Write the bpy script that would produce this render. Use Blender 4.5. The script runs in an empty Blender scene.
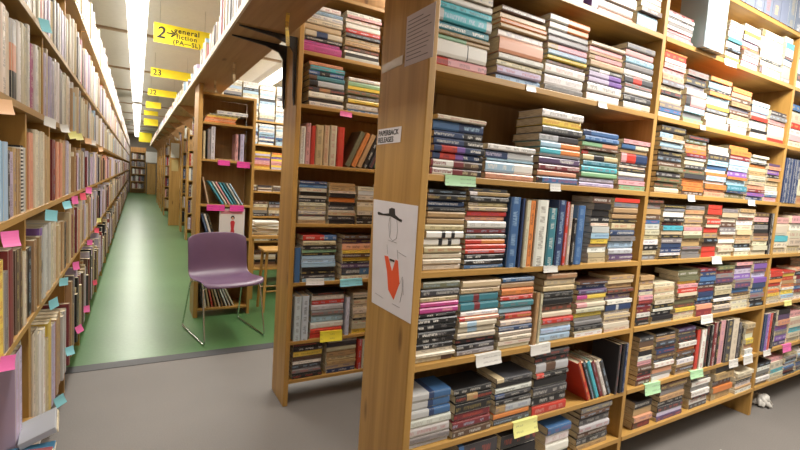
import bpy, math, random
from mathutils import Vector, Matrix
R = math.radians
sc = bpy.context.scene
col = sc.collection

# ------------------------------------------------------------------ camera
H = 1.3147
yaw, pit, rol = R(30.545), R(-4.882), R(3.795)
F, CX, CY = 451.3159, 400.9864, 221.8148
fw = Vector((math.sin(yaw)*math.cos(pit), math.cos(yaw)*math.cos(pit), math.sin(pit)))
r0 = Vector((math.cos(yaw), -math.sin(yaw), 0)); u0 = r0.cross(fw)
rt = r0*math.cos(rol)+u0*math.sin(rol); up = u0*math.cos(rol)-r0*math.sin(rol)
cam = bpy.data.cameras.new('camera'); co = bpy.data.objects.new('camera', cam); col.objects.link(co)
co.matrix_world = Matrix(((rt.x, up.x, -fw.x, 0), (rt.y, up.y, -fw.y, 0), (rt.z, up.z, -fw.z, H), (0, 0, 0, 1)))
cam.sensor_width = 36; cam.lens = F*36/800; cam.clip_start = .02
cam.shift_x = -(CX-400)/800; cam.shift_y = (CY-225)/800
sc.camera = co
CP = Vector((0, 0, H))
def pj(p):
    q = Vector(p)-CP; d = q.dot(fw)
    if d < .05: return None
    return CX+F*q.dot(rt)/d, CY-F*q.dot(up)/d

# ------------------------------------------------------------------ world, exposure, room lights
w = bpy.data.worlds.new('world'); sc.world = w; w.use_nodes = True
w.node_tree.nodes['Background'].inputs[0].default_value = (.9, .85, .8, 1)
w.node_tree.nodes['Background'].inputs[1].default_value = .1
vs = sc.view_settings
vs.view_transform = 'Standard'; vs.look = 'None'; vs.gamma = 1; vs.exposure = 0.08; vs.use_curve_mapping = False
# ceiling strips: x centre, y start, y end, watts
STRIPS = [(-.015, -2.9, 3.2, 38), (-.015, 3.4, 11.6, 115), (-.015, 12.3, 18.8, 80), (-.015, 19.5, 25.5, 40),
          (2.7, -.25, .80, 118), (2.9, -2.9, -.55, 22), (1.72, 1.3, 9.2, 195), (2.75, 10.5, 20, 120), (5.4, -1.2, 3.5, 66)]
LZ = 2.70
LCOL = (1.0, .955, .87)

# ------------------------------------------------------------------ materials
def srgb(r, g, b):
    f = lambda c: c/12.92 if c <= .04045 else ((c+.055)/1.055)**2.4
    return (f(r), f(g), f(b))
def newmat(name):
    m = bpy.data.materials.new(name); m.use_nodes = True
    return m, m.node_tree.nodes, m.node_tree.links, m.node_tree.nodes['Principled BSDF']
def plain(name, c, rough=.6, metal=0, spec=.5):
    m, n, l, b = newmat(name)
    tc = n.new('ShaderNodeTexCoord'); no = n.new('ShaderNodeTexNoise'); no.inputs['Scale'].default_value = 14
    l.new(tc.outputs['Object'], no.inputs['Vector'])
    mx = n.new('ShaderNodeMix'); mx.data_type = 'RGBA'
    mx.inputs[6].default_value = (*[k*.92 for k in c], 1); mx.inputs[7].default_value = (*[min(1, k*1.06) for k in c], 1)
    l.new(no.outputs['Fac'], mx.inputs[0]); l.new(mx.outputs[2], b.inputs['Base Color'])
    b.inputs['Roughness'].default_value = rough; b.inputs['Metallic'].default_value = metal
    b.inputs['Specular IOR Level'].default_value = spec
    return m
def wood(name, axis, c1, c2, rough=.42):
    m, n, l, b = newmat(name)
    tc = n.new('ShaderNodeTexCoord'); mp = n.new('ShaderNodeMapping')
    s = [26, 26, 26]; s[axis] = 1.3; mp.inputs['Scale'].default_value = s
    l.new(tc.outputs['Object'], mp.inputs['Vector'])
    no = n.new('ShaderNodeTexNoise'); no.inputs['Scale'].default_value = 1.0; no.inputs['Detail'].default_value = 5; no.inputs['Distortion'].default_value = .6
    l.new(mp.outputs[0], no.inputs['Vector'])
    mp2 = n.new('ShaderNodeMapping'); s2 = [7, 7, 7]; s2[axis] = 2.2; mp2.inputs['Scale'].default_value = s2
    l.new(tc.outputs['Object'], mp2.inputs['Vector'])
    vo = n.new('ShaderNodeTexVoronoi'); vo.inputs['Scale'].default_value = 1.0; l.new(mp2.outputs[0], vo.inputs['Vector'])
    kr = n.new('ShaderNodeValToRGB'); kr.color_ramp.elements[0].position = .05; kr.color_ramp.elements[0].color = (.35, .28, .2, 1)
    kr.color_ramp.elements[1].position = .13; kr.color_ramp.elements[1].color = (1, 1, 1, 1)
    l.new(vo.outputs['Distance'], kr.inputs[0])
    cr = n.new('ShaderNodeValToRGB'); cr.color_ramp.elements[0].position = .32; cr.color_ramp.elements[1].position = .68
    cr.color_ramp.elements[0].color = (*c1, 1); cr.color_ramp.elements[1].color = (*c2, 1)
    l.new(no.outputs['Fac'], cr.inputs[0])
    mu = n.new('ShaderNodeMix'); mu.data_type = 'RGBA'; mu.blend_type = 'MULTIPLY'; mu.inputs[0].default_value = .8
    l.new(cr.outputs[0], mu.inputs[6]); l.new(kr.outputs[0], mu.inputs[7])
    l.new(mu.outputs[2], b.inputs['Base Color']); b.inputs['Roughness'].default_value = rough
    return m
PINE1, PINE2 = (.34, .18, .040), (.50, .285, .078)
WX = wood('pine_along_x', 0, PINE1, PINE2); WY = wood('pine_along_y', 1, PINE1, PINE2); WZ = wood('pine_upright', 2, PINE1, PINE2)
BACKP = wood('brown_back_board', 2, (.34, .18, .055), (.44, .245, .08), .6)
BOARDM = wood('brown_overhead_board', 1, (.38, .21, .085), (.48, .28, .12), .55)
EDGEM = wood('pale_painted_edge', 1, (.62, .52, .38), (.75, .66, .5), .5)

def book_mat():
    m, n, l, b = newmat('printed_cover')
    c = n.new('ShaderNodeAttribute'); c.attribute_name = 'col'
    t = n.new('ShaderNodeAttribute'); t.attribute_name = 'tcol'
    uv = n.new('ShaderNodeUVMap'); uv.uv_map = 'uv'
    sp = n.new('ShaderNodeSeparateXYZ'); l.new(uv.outputs[0], sp.inputs[0])
    def math_(op, a, bb=None, v=0.0):
        k = n.new('ShaderNodeMath'); k.operation = op
        l.new(a, k.inputs[0])
        if bb is not None: l.new(bb, k.inputs[1])
        else: k.inputs[1].default_value = v
        return k.outputs[0]
    up_ = math_('GREATER_THAN', sp.outputs[1], v=.30); dn = math_('LESS_THAN', sp.outputs[1], v=.70)
    mp = n.new('ShaderNodeMapping'); mp.inputs['Scale'].default_value = (420, 1.8, 1); l.new(uv.outputs[0], mp.inputs['Vector'])
    n1 = n.new('ShaderNodeTexNoise'); n1.inputs['Scale'].default_value = 1; n1.inputs['Detail'].default_value = 1; l.new(mp.outputs[0], n1.inputs['Vector'])
    mp2 = n.new('ShaderNodeMapping'); mp2.inputs['Scale'].default_value = (26, .01, 1); l.new(uv.outputs[0], mp2.inputs['Vector'])
    n2 = n.new('ShaderNodeTexNoise'); n2.inputs['Scale'].default_value = 1; n2.inputs['Detail'].default_value = 0; l.new(mp2.outputs[0], n2.inputs['Vector'])
    g1 = math_('GREATER_THAN', n1.outputs['Fac'], v=.47); g2 = math_('GREATER_THAN', n2.outputs['Fac'], v=.47)
    k = math_('MULTIPLY', math_('MULTIPLY', up_, dn), math_('MULTIPLY', g1, g2)); k = math_('MULTIPLY', k, t.outputs['Alpha'])
    mx = n.new('ShaderNodeMix'); mx.data_type = 'RGBA'
    k = math_('MULTIPLY', k, v=.55); l.new(k, mx.inputs[0]); l.new(c.outputs['Color'], mx.inputs[6]); l.new(t.outputs['Color'], mx.inputs[7])
    l.new(mx.outputs[2], b.inputs['Base Color']); b.inputs['Roughness'].default_value = .38
    return m
def page_mat():
    m, n, l, b = newmat('paper_page_edges')
    tc = n.new('ShaderNodeTexCoord'); mp = n.new('ShaderNodeMapping'); mp.inputs['Scale'].default_value = (30, 30, 600); l.new(tc.outputs['Object'], mp.inputs['Vector'])
    no = n.new('ShaderNodeTexNoise'); no.inputs['Scale'].default_value = 1; l.new(mp.outputs[0], no.inputs['Vector'])
    cr = n.new('ShaderNodeValToRGB'); cr.color_ramp.elements[0].color = (.42, .33, .2, 1); cr.color_ramp.elements[1].color = (.75, .66, .48, 1)
    cr.color_ramp.elements[0].position = .3; cr.color_ramp.elements[1].position = .6
    l.new(no.outputs['Fac'], cr.inputs[0]); l.new(cr.outputs[0], b.inputs['Base Color']); b.inputs['Roughness'].default_value = .85
    return m
COVER, PAGES = book_mat(), page_mat()

# ------------------------------------------------------------------ mesh helpers
class MB:
    """collects faces, each with material slot, colour, lettering colour and uvs, into ONE mesh"""
    def __init__(s): s.v = []; s.f = []; s.mi = []; s.c = []; s.t = []; s.uv = []; s.smooth = False
    def face(s, pts, mi=0, c=(.5, .5, .5), t=(0, 0, 0, 0), uv=None):
        k = len(s.v); s.v += [tuple(p) for p in pts]; s.f.append(tuple(range(k, k+len(pts)))); s.mi.append(mi); s.c.append(c); s.t.append(t)
        s.uv.append(uv or [(0, 0)]*len(pts))
    def box(s, lo, hi, mi=0, c=(.5, .5, .5), M=None):
        x0, y0, z0 = lo; x1, y1, z1 = hi
        P = [Vector(p) for p in ((x0,y0,z0),(x1,y0,z0),(x1,y1,z0),(x0,y1,z0),(x0,y0,z1),(x1,y0,z1),(x1,y1,z1),(x0,y1,z1))]
        if M: P = [M @ p for p in P]
        k = len(s.v); s.v += [tuple(p) for p in P]
        for q in ((0,3,2,1),(4,5,6,7),(0,1,5,4),(1,2,6,5),(2,3,7,6),(3,0,4,7)):
            s.f.append(tuple(k+i for i in q)); s.mi.append(mi); s.c.append(c); s.t.append((0, 0, 0, 0)); s.uv.append([(0, 0)]*4)
    def tube(s, pts, r, n=10, mi=0, c=(.5,.5,.5)):
        pts = [Vector(p) for p in pts]; rings = []
        prev = None
        for i, p in enumerate(pts):
            d = (pts[min(i+1, len(pts)-1)]-pts[max(i-1, 0)]).normalized()
            if prev is None: a = d.orthogonal().normalized()
            else: a = (prev-d*prev.dot(d)).normalized()
            prev = a; b = d.cross(a); k = len(s.v)
            rr = r[i] if isinstance(r, (list, tuple)) else r
            s.v += [tuple(p+(a*math.cos(2*math.pi*j/n)+b*math.sin(2*math.pi*j/n))*rr) for j in range(n)]; rings.append(k)
        for k0, k1 in zip(rings, rings[1:]):
            for j in range(n):
                s.f.append((k0+j, k0+(j+1) % n, k1+(j+1) % n, k1+j)); s.mi.append(mi); s.c.append(c); s.t.append((0,0,0,0)); s.uv.append([(0,0)]*4)
        for k0, rev in ((rings[0], True), (rings[-1], False)):
            q = [k0+j for j in range(n)]; s.f.append(tuple(q[::-1] if rev else q)); s.mi.append(mi); s.c.append(c); s.t.append((0,0,0,0)); s.uv.append([(0,0)]*n)
    def prism(s, poly, z0, z1, mi=0, c=(.5,.5,.5), M=None):
        M = M or Matrix.Identity(4); n = len(poly); k = len(s.v)
        s.v += [tuple(M @ Vector((x, y, z0))) for x, y in poly]+[tuple(M @ Vector((x, y, z1))) for x, y in poly]
        fs = [tuple(k+i for i in range(n))[::-1], tuple(k+n+i for i in range(n))]+[(k+i, k+(i+1) % n, k+n+(i+1) % n, k+n+i) for i in range(n)]
        for q in fs: s.f.append(q); s.mi.append(mi); s.c.append(c); s.t.append((0,0,0,0)); s.uv.append([(0,0)]*len(q))
    def build(s, name, mats, parent=None, attrs=True):
        me = bpy.data.meshes.new(name); me.from_pydata(s.v, [], s.f)
        for m in (mats if isinstance(mats, (list, tuple)) else [mats]): me.materials.append(m)
        me.polygons.foreach_set('material_index', s.mi)
        if attrs:
            a = me.color_attributes.new('col', 'FLOAT_COLOR', 'CORNER'); b = me.color_attributes.new('tcol', 'FLOAT_COLOR', 'CORNER')
            A = []; B = []; U = []
            for f, c, t, uv in zip(s.f, s.c, s.t, s.uv):
                for i in range(len(f)): A += (c[0], c[1], c[2], 1.0); B += t; U += uv[i]
            a.data.foreach_set('color', A); b.data.foreach_set('color', B)
            u = me.uv_layers.new(name='uv'); u.data.foreach_set('uv', U)
        if s.smooth: me.shade_smooth()
        o = bpy.data.objects.new(name, me); col.objects.link(o)
        if parent: o.parent = parent
        return o
def bev(o, w=.002, n=2):
    m = o.modifiers.new('bevel', 'BEVEL'); m.width = w; m.segments = n; m.limit_method = 'ANGLE'; return o
def tag(o, label, cat=None, group=None, kind=None):
    if label: o['label'] = label
    if cat: o['category'] = cat
    if group: o['group'] = group
    if kind: o['kind'] = kind
    return o
def thing(name, loc, label, cat, group=None, rz=0.0):
    o = bpy.data.objects.new(name, None); o.empty_display_size = .05; col.objects.link(o)
    o.location = loc; o.rotation_euler = (0, 0, rz)
    return tag(o, label, cat, group)
def board(name, lo, hi, mat, parent=None, b=.002):
    """box given in world coordinates, origin at its centre, parented to an unrotated thing"""
    c = [(p+q)/2 for p, q in zip(lo, hi)]
    m = MB(); m.box([p-k for p, k in zip(lo, c)], [q-k for q, k in zip(hi, c)])
    o = m.build(name, mat, parent, attrs=False)
    off = parent.location if parent else Vector((0, 0, 0))
    o.location = Vector(c)-off
    if b: bev(o, b)
    return o
def struct(o): o['kind'] = 'structure'; return o

# ------------------------------------------------------------------ the room
def noise_floor(name, c1, c2, scale, rough, bump=0.0):
    m, n, l, b = newmat(name)
    tc = n.new('ShaderNodeTexCoord'); no = n.new('ShaderNodeTexNoise'); no.inputs['Scale'].default_value = scale; no.inputs['Detail'].default_value = 8
    l.new(tc.outputs['Object'], no.inputs['Vector'])
    n2 = n.new('ShaderNodeTexNoise'); n2.inputs['Scale'].default_value = 1.4; n2.inputs['Detail'].default_value = 3; l.new(tc.outputs['Object'], n2.inputs['Vector'])
    ad = n.new('ShaderNodeMath'); ad.operation = 'ADD'; l.new(no.outputs['Fac'], ad.inputs[0]); l.new(n2.outputs['Fac'], ad.inputs[1])
    cr = n.new('ShaderNodeValToRGB'); cr.color_ramp.elements[0].position = .35*2/2; cr.color_ramp.elements[1].position = .68
    hf = n.new('ShaderNodeMath'); hf.operation = 'MULTIPLY'; hf.inputs[1].default_value = .5; l.new(ad.outputs[0], hf.inputs[0])
    cr.color_ramp.elements[0].color = (*c1, 1); cr.color_ramp.elements[1].color = (*c2, 1)
    l.new(hf.outputs[0], cr.inputs[0]); l.new(cr.outputs[0], b.inputs['Base Color']); b.inputs['Roughness'].default_value = rough
    if bump:
        bp = n.new('ShaderNodeBump'); bp.inputs['Strength'].default_value = bump; bp.inputs['Distance'].default_value = .004
        l.new(no.outputs['Fac'], bp.inputs['Height']); l.new(bp.outputs[0], b.inputs['Normal'])
    return m
CARPET = noise_floor('grey_floor', (.145, .132, .122), (.19, .173, .16), 160, .62, .2)
LINO = noise_floor('green_linoleum', (.062, .150, .052), (.09, .195, .075), 40, .33, .05)
CEILM = noise_floor('ceiling_paint', (.60, .57, .52), (.67, .64, .59), 30, .8)
WALLM = plain('wall_paint', (.36, .32, .27), .8)
STRIPM = plain('dark_grey_threshold', (.045, .045, .05), .55)
Y1F = 3.345
struct(board('floor', (-.65, -3.2, -.1), (7, Y1F, 0), CARPET, None, 0))
struct(board('floor_linoleum', (-.65, Y1F+.105, -.1), (7, 26.2, 0), LINO, None, 0))
struct(board('trim_1', (-.65, Y1F, -.1), (7, Y1F+.105, .003), STRIPM, None, 0))
struct(board('ceiling', (-.65, -3.2, 2.86), (7, 26.2, 2.96), CEILM, None, 0))
struct(board('wall_left', (-.75, -3.3, 0), (-.65, 26.3, 2.96), WALLM, None, 0))
struct(board('wall_right', (7, -3.3, 0), (7.1, 26.3, 2.96), WALLM, None, 0))
struct(board('wall_back', (-.65, 26.2, 0), (7, 26.3, 2.96), WALLM, None, 0))
struct(board('wall_front', (-.65, -3.3, 0), (7, -3.2, 2.96), WALLM, None, 0))
BATT = plain('tan_ceiling_batten', (.34, .24, .15), .6)
for k in range(10):
    struct(board('trim_%d' % (k+2), (-.65, 3.95+2.36*k-.025, 2.835), (7, 3.95+2.36*k+.025, 2.86), BATT, None, 0))

# ------------------------------------------------------------------ ceiling lights
def emis(name, c, s):
    m, n, l, b = newmat(name)
    b.inputs['Base Color'].default_value = (.8, .8, .8, 1); b.inputs['Emission Color'].default_value = (*c, 1); b.inputs['Emission Strength'].default_value = s
    m.cycles.emission_sampling = 'NONE'
    return m
GLOW = emis('lit_diffuser', (1, .97, .9), 3.0)
HOUS = plain('white_fixture_housing', (.7, .68, .64), .5)
LB = ['long fluorescent strip over the end of the aisle beside the camera', 'long fluorescent strip over the main aisle, the brightest and longest', 'second fluorescent strip down the main aisle, past the first one',
      'third fluorescent strip down the aisle near the far wall', 'short fluorescent strip above the front of the tall paperback bookcase', 'fluorescent strip behind the short one, away from the tall bookcase', 'fluorescent strip over the rows behind the purple chair',
      'fluorescent strip over the far rows of bookcases', 'fluorescent strip beyond the end of the paperback bookcase']
for (x, ya, yb, W), lb in zip(STRIPS, LB):
    t = thing('ceiling_light', (x, (ya+yb)/2, LZ), lb, 'ceiling light', 'fluorescent ceiling strips')
    board('housing', (x-.05, ya, LZ+.03), (x+.05, yb, 2.86), HOUS, t)
    board('diffuser', (x-.085, ya, LZ), (x+.085, yb, LZ+.03), GLOW, t, .006)
    la = bpy.data.lights.new('tube_light', 'AREA'); la.shape = 'RECTANGLE'; la.size = .14; la.size_y = yb-ya-.1; la.energy = W; la.color = LCOL
    lo = bpy.data.objects.new('tube_light', la); col.objects.link(lo); lo.parent = t; lo.location = (0, 0, -.006)

# ------------------------------------------------------------------ books
PAL = {'w': ('white', (.74, .71, .66)), 'i': ('ivory', (.62, .55, .42)), 'c': ('cream', (.54, .43, .26)), 't': ('tan', (.42, .27, .13)), 'K': ('brown', (.11, .06, .04)),
       'o': ('orange', (.66, .22, .06)), 'y': ('yellow', (.72, .52, .08)), 'r': ('red', (.52, .045, .03)), 'm': ('maroon', (.19, .028, .035)), 'p': ('pink', (.66, .33, .34)),
       'M': ('magenta', (.46, .06, .24)), 'v': ('violet', (.20, .10, .36)), 'V': ('plum', (.10, .06, .13)), 'n': ('navy', (.028, .05, .125)), 'b': ('blue', (.055, .135, .29)),
       'l': ('pale blue', (.36, .52, .66)), 'a': ('aqua', (.08, .42, .50)), 'T': ('teal', (.05, .20, .25)), 'g': ('green', (.25, .45, .26)), 'G': ('olive', (.14, .14, .08)),
       'k': ('black', (.018, .017, .019)), 'd': ('charcoal', (.055, .052, .058)), 's': ('silver grey', (.50, .50, .50)), 'S': ('grey', (.22, .205, .205)), 'L': ('lilac', (.50, .44, .58)), 'e': ('salmon', (.68, .32, .2))}
ORD = ['zeroth', 'first', 'second', 'third', 'fourth', 'fifth', 'sixth', 'seventh', 'eighth', 'ninth', 'tenth', 'eleventh', 'twelfth', 'thirteenth', 'fourteenth', 'fifteenth', 'sixteenth']
def ordn(i):
    if i < len(ORD): return ORD[i]
    return '%d%s' % (i, {1: 'st', 2: 'nd', 3: 'rd'}.get(i % 10 if i % 100 not in (11, 12, 13) else 0, 'th'))
rnd = random.Random(7)
def jit(c, a=.12):
    k = 1+rnd.uniform(-a, a); return tuple(max(.004, min(.9, x*k*(1+rnd.uniform(-.05, .05)))) for x in c)
def lettering(c):
    L = .3*c[0]+.6*c[1]+.1*c[2]
    if L < .2: q = rnd.choice([(.75, .72, .66), (.75, .72, .66), (.6, .45, .15), (.55, .1, .06), (.4, .55, .7)])
    else: q = rnd.choice([(.03, .03, .04), (.03, .03, .04), (.4, .04, .04), (.04, .07, .25), (.1, .06, .04)])
    return q
BOOKS = []
def book(kind, L, T, D, c, pose, loc, rz=0.0, lean=0.0, label='', group='', vis=True, name=None):
    BOOKS.append(dict(kind=kind, L=L, T=T, D=D, c=c, pose=pose, loc=Vector(loc), rz=rz, lean=lean, label=label, group=group, vis=vis, seed=rnd.random(), name=name))
def bmat(b):
    return Matrix.Translation(b['loc']) @ Matrix.Rotation(b['rz'], 4, 'Z') @ Matrix.Rotation(b['lean'], 4, 'Y')
def mapper(b):
    if b['pose'] == 'lie': return lambda u, d, t: (u, d, t)
    return lambda u, d, t: (t, d, b['L']-u)
def area(b):
    M = bmat(b); f = mapper(b)
    q = [pj(M @ Vector(f(u, 0, t))) for u, t in ((0, 0), (b['L'], 0), (b['L'], b['T']), (0, b['T']))]
    if any(x is None for x in q): return 0
    cx = sum(p[0] for p in q)/4; cy = sum(p[1] for p in q)/4
    if not (0 < cx < 800 and 0 < cy < 450) or not b['vis']: return 0
    return abs(sum(q[i][0]*q[(i+1) % 4][1]-q[(i+1) % 4][0]*q[i][1] for i in range(4)))/2
def cover_geo(m, b, M=None):
    """cover of one book: boards and a slightly rounded spine, printed title band along it"""
    rr = random.Random(b['seed']); L, T, D, c = b['L'], b['T'], b['D'], b['c']; f = mapper(b); th = .0016
    e = min(.003, T*.2)
    out = [(D, 0), (e, 0), (0, T*.22), (0, T*.78), (e, T), (D, T)]
    tc = b['tc']; strength = rr.choice([1, 1, .8, .5, 0])
    segs = [(0, L, c)]
    k = rr.random() if b['pose'] == 'lie' else 1
    if b.get('segs'):
        k = 1; segs = [(f0*L, f1*L, PAL[q[0]][1], q[1:]) for f0, f1, q in b['segs']]
    if k < .09:
        a = rr.uniform(.12, .3)*L; c2 = b['c2']; segs = [(0, a, c2), (a, L, c)]
    elif k < .15:
        a = rr.uniform(.45, .7)*L; c2 = b['c2']; segs = [(0, a, c), (a, L, c2)]
    elif k < .19:
        a = L*.3; segs = [(0, a, c), (a, L*.6, b['c2']), (L*.6, L, c)]
    off = rr.uniform(0, 900)
    P = (lambda *a: M @ Vector(f(*a))) if M else (lambda *a: f(*a))
    flip = b['pose'] != 'lie'
    def F(pts, **kw):
        if flip: pts = pts[::-1]; kw['uv'] = kw['uv'][::-1] if kw.get('uv') else None
        m.face(pts, **kw)
    for sg in segs:
        a, bb, cc = sg[:3]; st, tcc = strength, tc
        if len(sg) > 3: st, tcc = (1.7, PAL[sg[3]][1]) if sg[3] else (0, tc)
        for (d0, t0), (d1, t1) in zip(out, out[1:]):
            sp = max(d0, d1) < .01
            F([P(a, d1, t1), P(a, d0, t0), P(bb, d0, t0), P(bb, d1, t1)], c=cc, t=(*tcc, st if sp else 0),
              uv=[(a+off, t1/T), (a+off, t0/T), (bb+off, t0/T), (bb+off, t1/T)])
    F([P(0, D, th), P(0, th, th), P(L, th, th), P(L, D, th)], c=(.6, .55, .45)); F([P(0, th, T-th), P(0, D, T-th), P(L, D, T-th), P(L, th, T-th)], c=(.6, .55, .45))
    for u, s in ((0, 1), (L, -1)):
        for (q) in (((D, 0), (e, 0), (th, th), (D, th)), ((e, 0), (0, T*.22), (0, T*.78), (e, T), (th, T-th), (th, th)), ((e, T), (D, T), (D, T-th), (th, T-th))):
            F([P(u, d, t) for d, t in (q if s > 0 else q[::-1])], c=c)
    F([P(0, D, 0), P(L, D, 0), P(L, D, th), P(0, D, th)], c=c); F([P(0, D, T-th), P(L, D, T-th), P(L, D, T), P(0, D, T)], c=c)
def pages_geo(m, b, M=None, mi=0):
    L, T, D = b['L'], b['T'], b['D']; f = mapper(b); th = .0017; g = .002 if b['kind'] != 'hardcover' else .004
    P = (lambda *a: M @ Vector(f(*a))) if M else (lambda *a: f(*a))
    a, bb, d0, d1, t0, t1 = g, L-g, .003, D-g, th, T-th
    for q in (((a, d0, t0), (a, d1, t0), (bb, d1, t0), (bb, d0, t0)), ((a, d0, t1), (bb, d0, t1), (bb, d1, t1), (a, d1, t1)), ((a, d0, t0), (a, d0, t1), (a, d1, t1), (a, d1, t0)),
              ((bb, d0, t0), (bb, d1, t0), (bb, d1, t1), (bb, d0, t1)), ((a, d1, t0), (a, d1, t1), (bb, d1, t1), (bb, d1, t0)), ((a, d0, t0), (bb, d0, t0), (bb, d0, t1), (a, d0, t1))):
        m.face([P(*p) for p in q], mi=mi, c=(.6, .5, .35))
def simple_geo(m, b, M):
    """one book of the uncounted mass: spine, two covers and page edges"""
    L, T, D, c = b['L'], b['T'], b['D'], b['c']; f = mapper(b); P = lambda *a: M @ Vector(f(*a)); off = b['seed']*900
    tc = (*b['tc'], 1 if b['seed'] < .8 else 0)
    def F(pts, **kw):
        if b['pose'] != 'lie': pts = pts[::-1]; kw['uv'] = kw['uv'][::-1] if kw.get('uv') else None
        m.face(pts, **kw)
    F([P(0, 0, T), P(0, 0, 0), P(L, 0, 0), P(L, 0, T)], c=c, t=tc, uv=[(off, 1), (off, 0), (off+L, 0), (off+L, 1)])
    F([P(0, 0, 0), P(0, D, 0), P(L, D, 0), P(L, 0, 0)], c=c); F([P(0, 0, T), P(L, 0, T), P(L, D, T), P(0, D, T)], c=c)
    F([P(0, 0, 0), P(0, 0, T), P(0, D, T), P(0, D, 0)], mi=1, c=c); F([P(L, 0, 0), P(L, D, 0), P(L, D, T), P(L, 0, T)], mi=1, c=c); F([P(0, D, 0), P(0, D, T), P(L, D, T), P(L, D, 0)], mi=1, c=c)
def weights(s):
    out = []
    for tk in s.split():
        out.append((tk[0], float(tk[1:]) if len(tk) > 1 else 1.0))
    return out
SKIND = {}
HALF = lambda a, b_, f=.5: [(0, f, a), (f, 1, b_)]
PLM = [(0, .04, 'm'), (.04, .42, 'wm'), (.42, .62, 'm'), (.62, .92, 'Kc'), (.92, 1, 'k')]
RDV = [(0, .14, 'n'), (.14, .44, 'rm'), (.44, .6, 'v'), (.6, .92, 'nw'), (.92, 1, 'k')]
NVK = [(0, .6, 'ns'), (.6, .68, 'k'), (.68, 1, 'kw')]
BLT = [(0, .5, 'kw'), (.5, .75, 'kS'), (.75, 1, 'k')]
LEG = [(0, .4, 'w'), (.4, .5, 'k'), (.5, .66, 'w'), (.66, .76, 'k'), (.76, 1, 'w')]
SQB = [(0, .45, 's'), (.45, .58, 'n'), (.58, 1, 'b')]
OVER = {('B', 0, 1): {0: PLM, 1: PLM, 2: RDV, 3: RDV, 4: NVK, 5: NVK, 6: [(0, .5, 'b'), (.5, .6, 'n'), (.6, 1, 'nl')]}, ('B', 0, 2): {1: HALF('lw', 'w', .6), 3: HALF('nL', 's', .45)},
        ('B', 0, 3): {3: HALF('V', 'Vw', .5), 5: HALF('a', 'o'), 6: HALF('l', 'o')}, ('B', 0, 4): {8: HALF('g', 'e', .55)}, ('B', 0, 5): {7: [(0, .2, 'p'), (.2, .55, 'r'), (.55, 1, 'n')], 9: HALF('b', 'i')},
        ('A', 0, 3): {9: HALF('w', 'o', .45), 10: HALF('w', 'o', .45)}, ('A', 0, 4): {2: HALF('L', 'v', .6), 3: HALF('L', 'v', .6)}, ('A', 0, 1): {4: [(0, .9, 'Tw'), (.9, 1, 'T')], 5: [(0, .1, 's'), (.1, .9, 'al'), (.9, 1, 's')], 1: [(0, .6, 'w'), (.6, .62, 'k'), (.62, 1, 'w')]},
        ('E', 0, 1): {4: SQB, 5: SQB, 6: SQB}, ('C', 0, 1): {4: LEG, 5: LEG}, ('C', 0, 2): {1: BLT, 2: BLT, 5: HALF('r', 'o', .4)},
        ('D', 0, 1): {3: BLT, 4: BLT, 5: BLT, 6: BLT, 7: BLT, 8: BLT, 9: HALF('M', 'Mp', .4)}, ('D', 0, 2): {4: [(0, .25, 'i'), (.25, .5, 'l'), (.5, 1, 'i')], 5: [(0, .2, 'i'), (.2, .45, 'l'), (.45, 1, 'i')], 8: [(0, .35, 'T'), (.35, .5, 'm'), (.5, 1, 'T')], 9: [(0, .35, 'T'), (.35, .5, 'm'), (.5, 1, 'T')]},
        ('D', 0, 6): {5: [(0, .4, 'n'), (.4, .5, 's'), (.5, 1, 'n')]}, ('D', 0, 5): {7: HALF('p', 'i', .35), 9: HALF('M', 'y', .35)}, ('C', 0, 3): {}}
def stack(x0, x1, y, z, h, colors, where, group, vis=True, over={}):
    ws = weights(colors); tot = sum(k for _, k in ws); zz = z
    W = x1-x0
    for i, (ch, k) in enumerate(ws):
        T = h*k/tot; nm, c = PAL[ch]; gap = min(.0024, T*.11)
        L = W*rnd.uniform(.93, .995); dx = rnd.uniform(0, W-L); dy = rnd.uniform(0, .014)
        book('paperback', L, T-gap, rnd.uniform(.105, .125)*(1.15 if W > .2 else 1), jit(c), 'lie', (x0+dx, y+dy, zz), R(rnd.uniform(-.7, .7)), 0,
             '%s paperback, %s from the bottom of %s' % (nm, ordn(i+1), where), group, vis)
        if i in over: BOOKS[-1]['segs'] = over[i]
        zz += T
def flush_books():
    for b in BOOKS:
        b['tc'] = lettering(b['c']); b['c2'] = jit(PAL[rnd.choice('wciktrnbSKd')][1]); b['A'] = area(b)
    for kind, name, cat, mass, lim, parts_n in (('paperback', 'paperback', 'book', 'paperback_books', 300, 230), ('hardcover', 'hardcover_book', 'book', 'hardcover_books', 300, 150)):
        bs = sorted((b for b in BOOKS if b['kind'] == kind), key=lambda b: -b['A'])
        top = [b for b in bs[:lim] if b['A'] > 6]; rest = bs[len(top):]
        for i, b in enumerate(top):
            if i < parts_n:
                t = thing(name, (0, 0, 0), b['label'], cat, b['group']); t.matrix_world = bmat(b)
                m = MB(); cover_geo(m, b); m.build('cover', COVER, t)
                m = MB(); pages_geo(m, b); m.build('page_block', PAGES, t, attrs=False)
            else:
                m = MB(); cover_geo(m, b); pages_geo(m, b, None, 1); o = m.build(name, [COVER, PAGES]); tag(o, b['label'], cat, b['group']); o.matrix_world = bmat(b)
        m = MB()
        for b in rest: simple_geo(m, b, bmat(b))
        o = m.build(mass, [COVER, PAGES]); tag(o, {'paperback': 'the many further small paperbacks filling the shelves', 'hardcover': 'the many further upright books down the aisles'}[kind], 'books', None, 'stuff')

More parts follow.
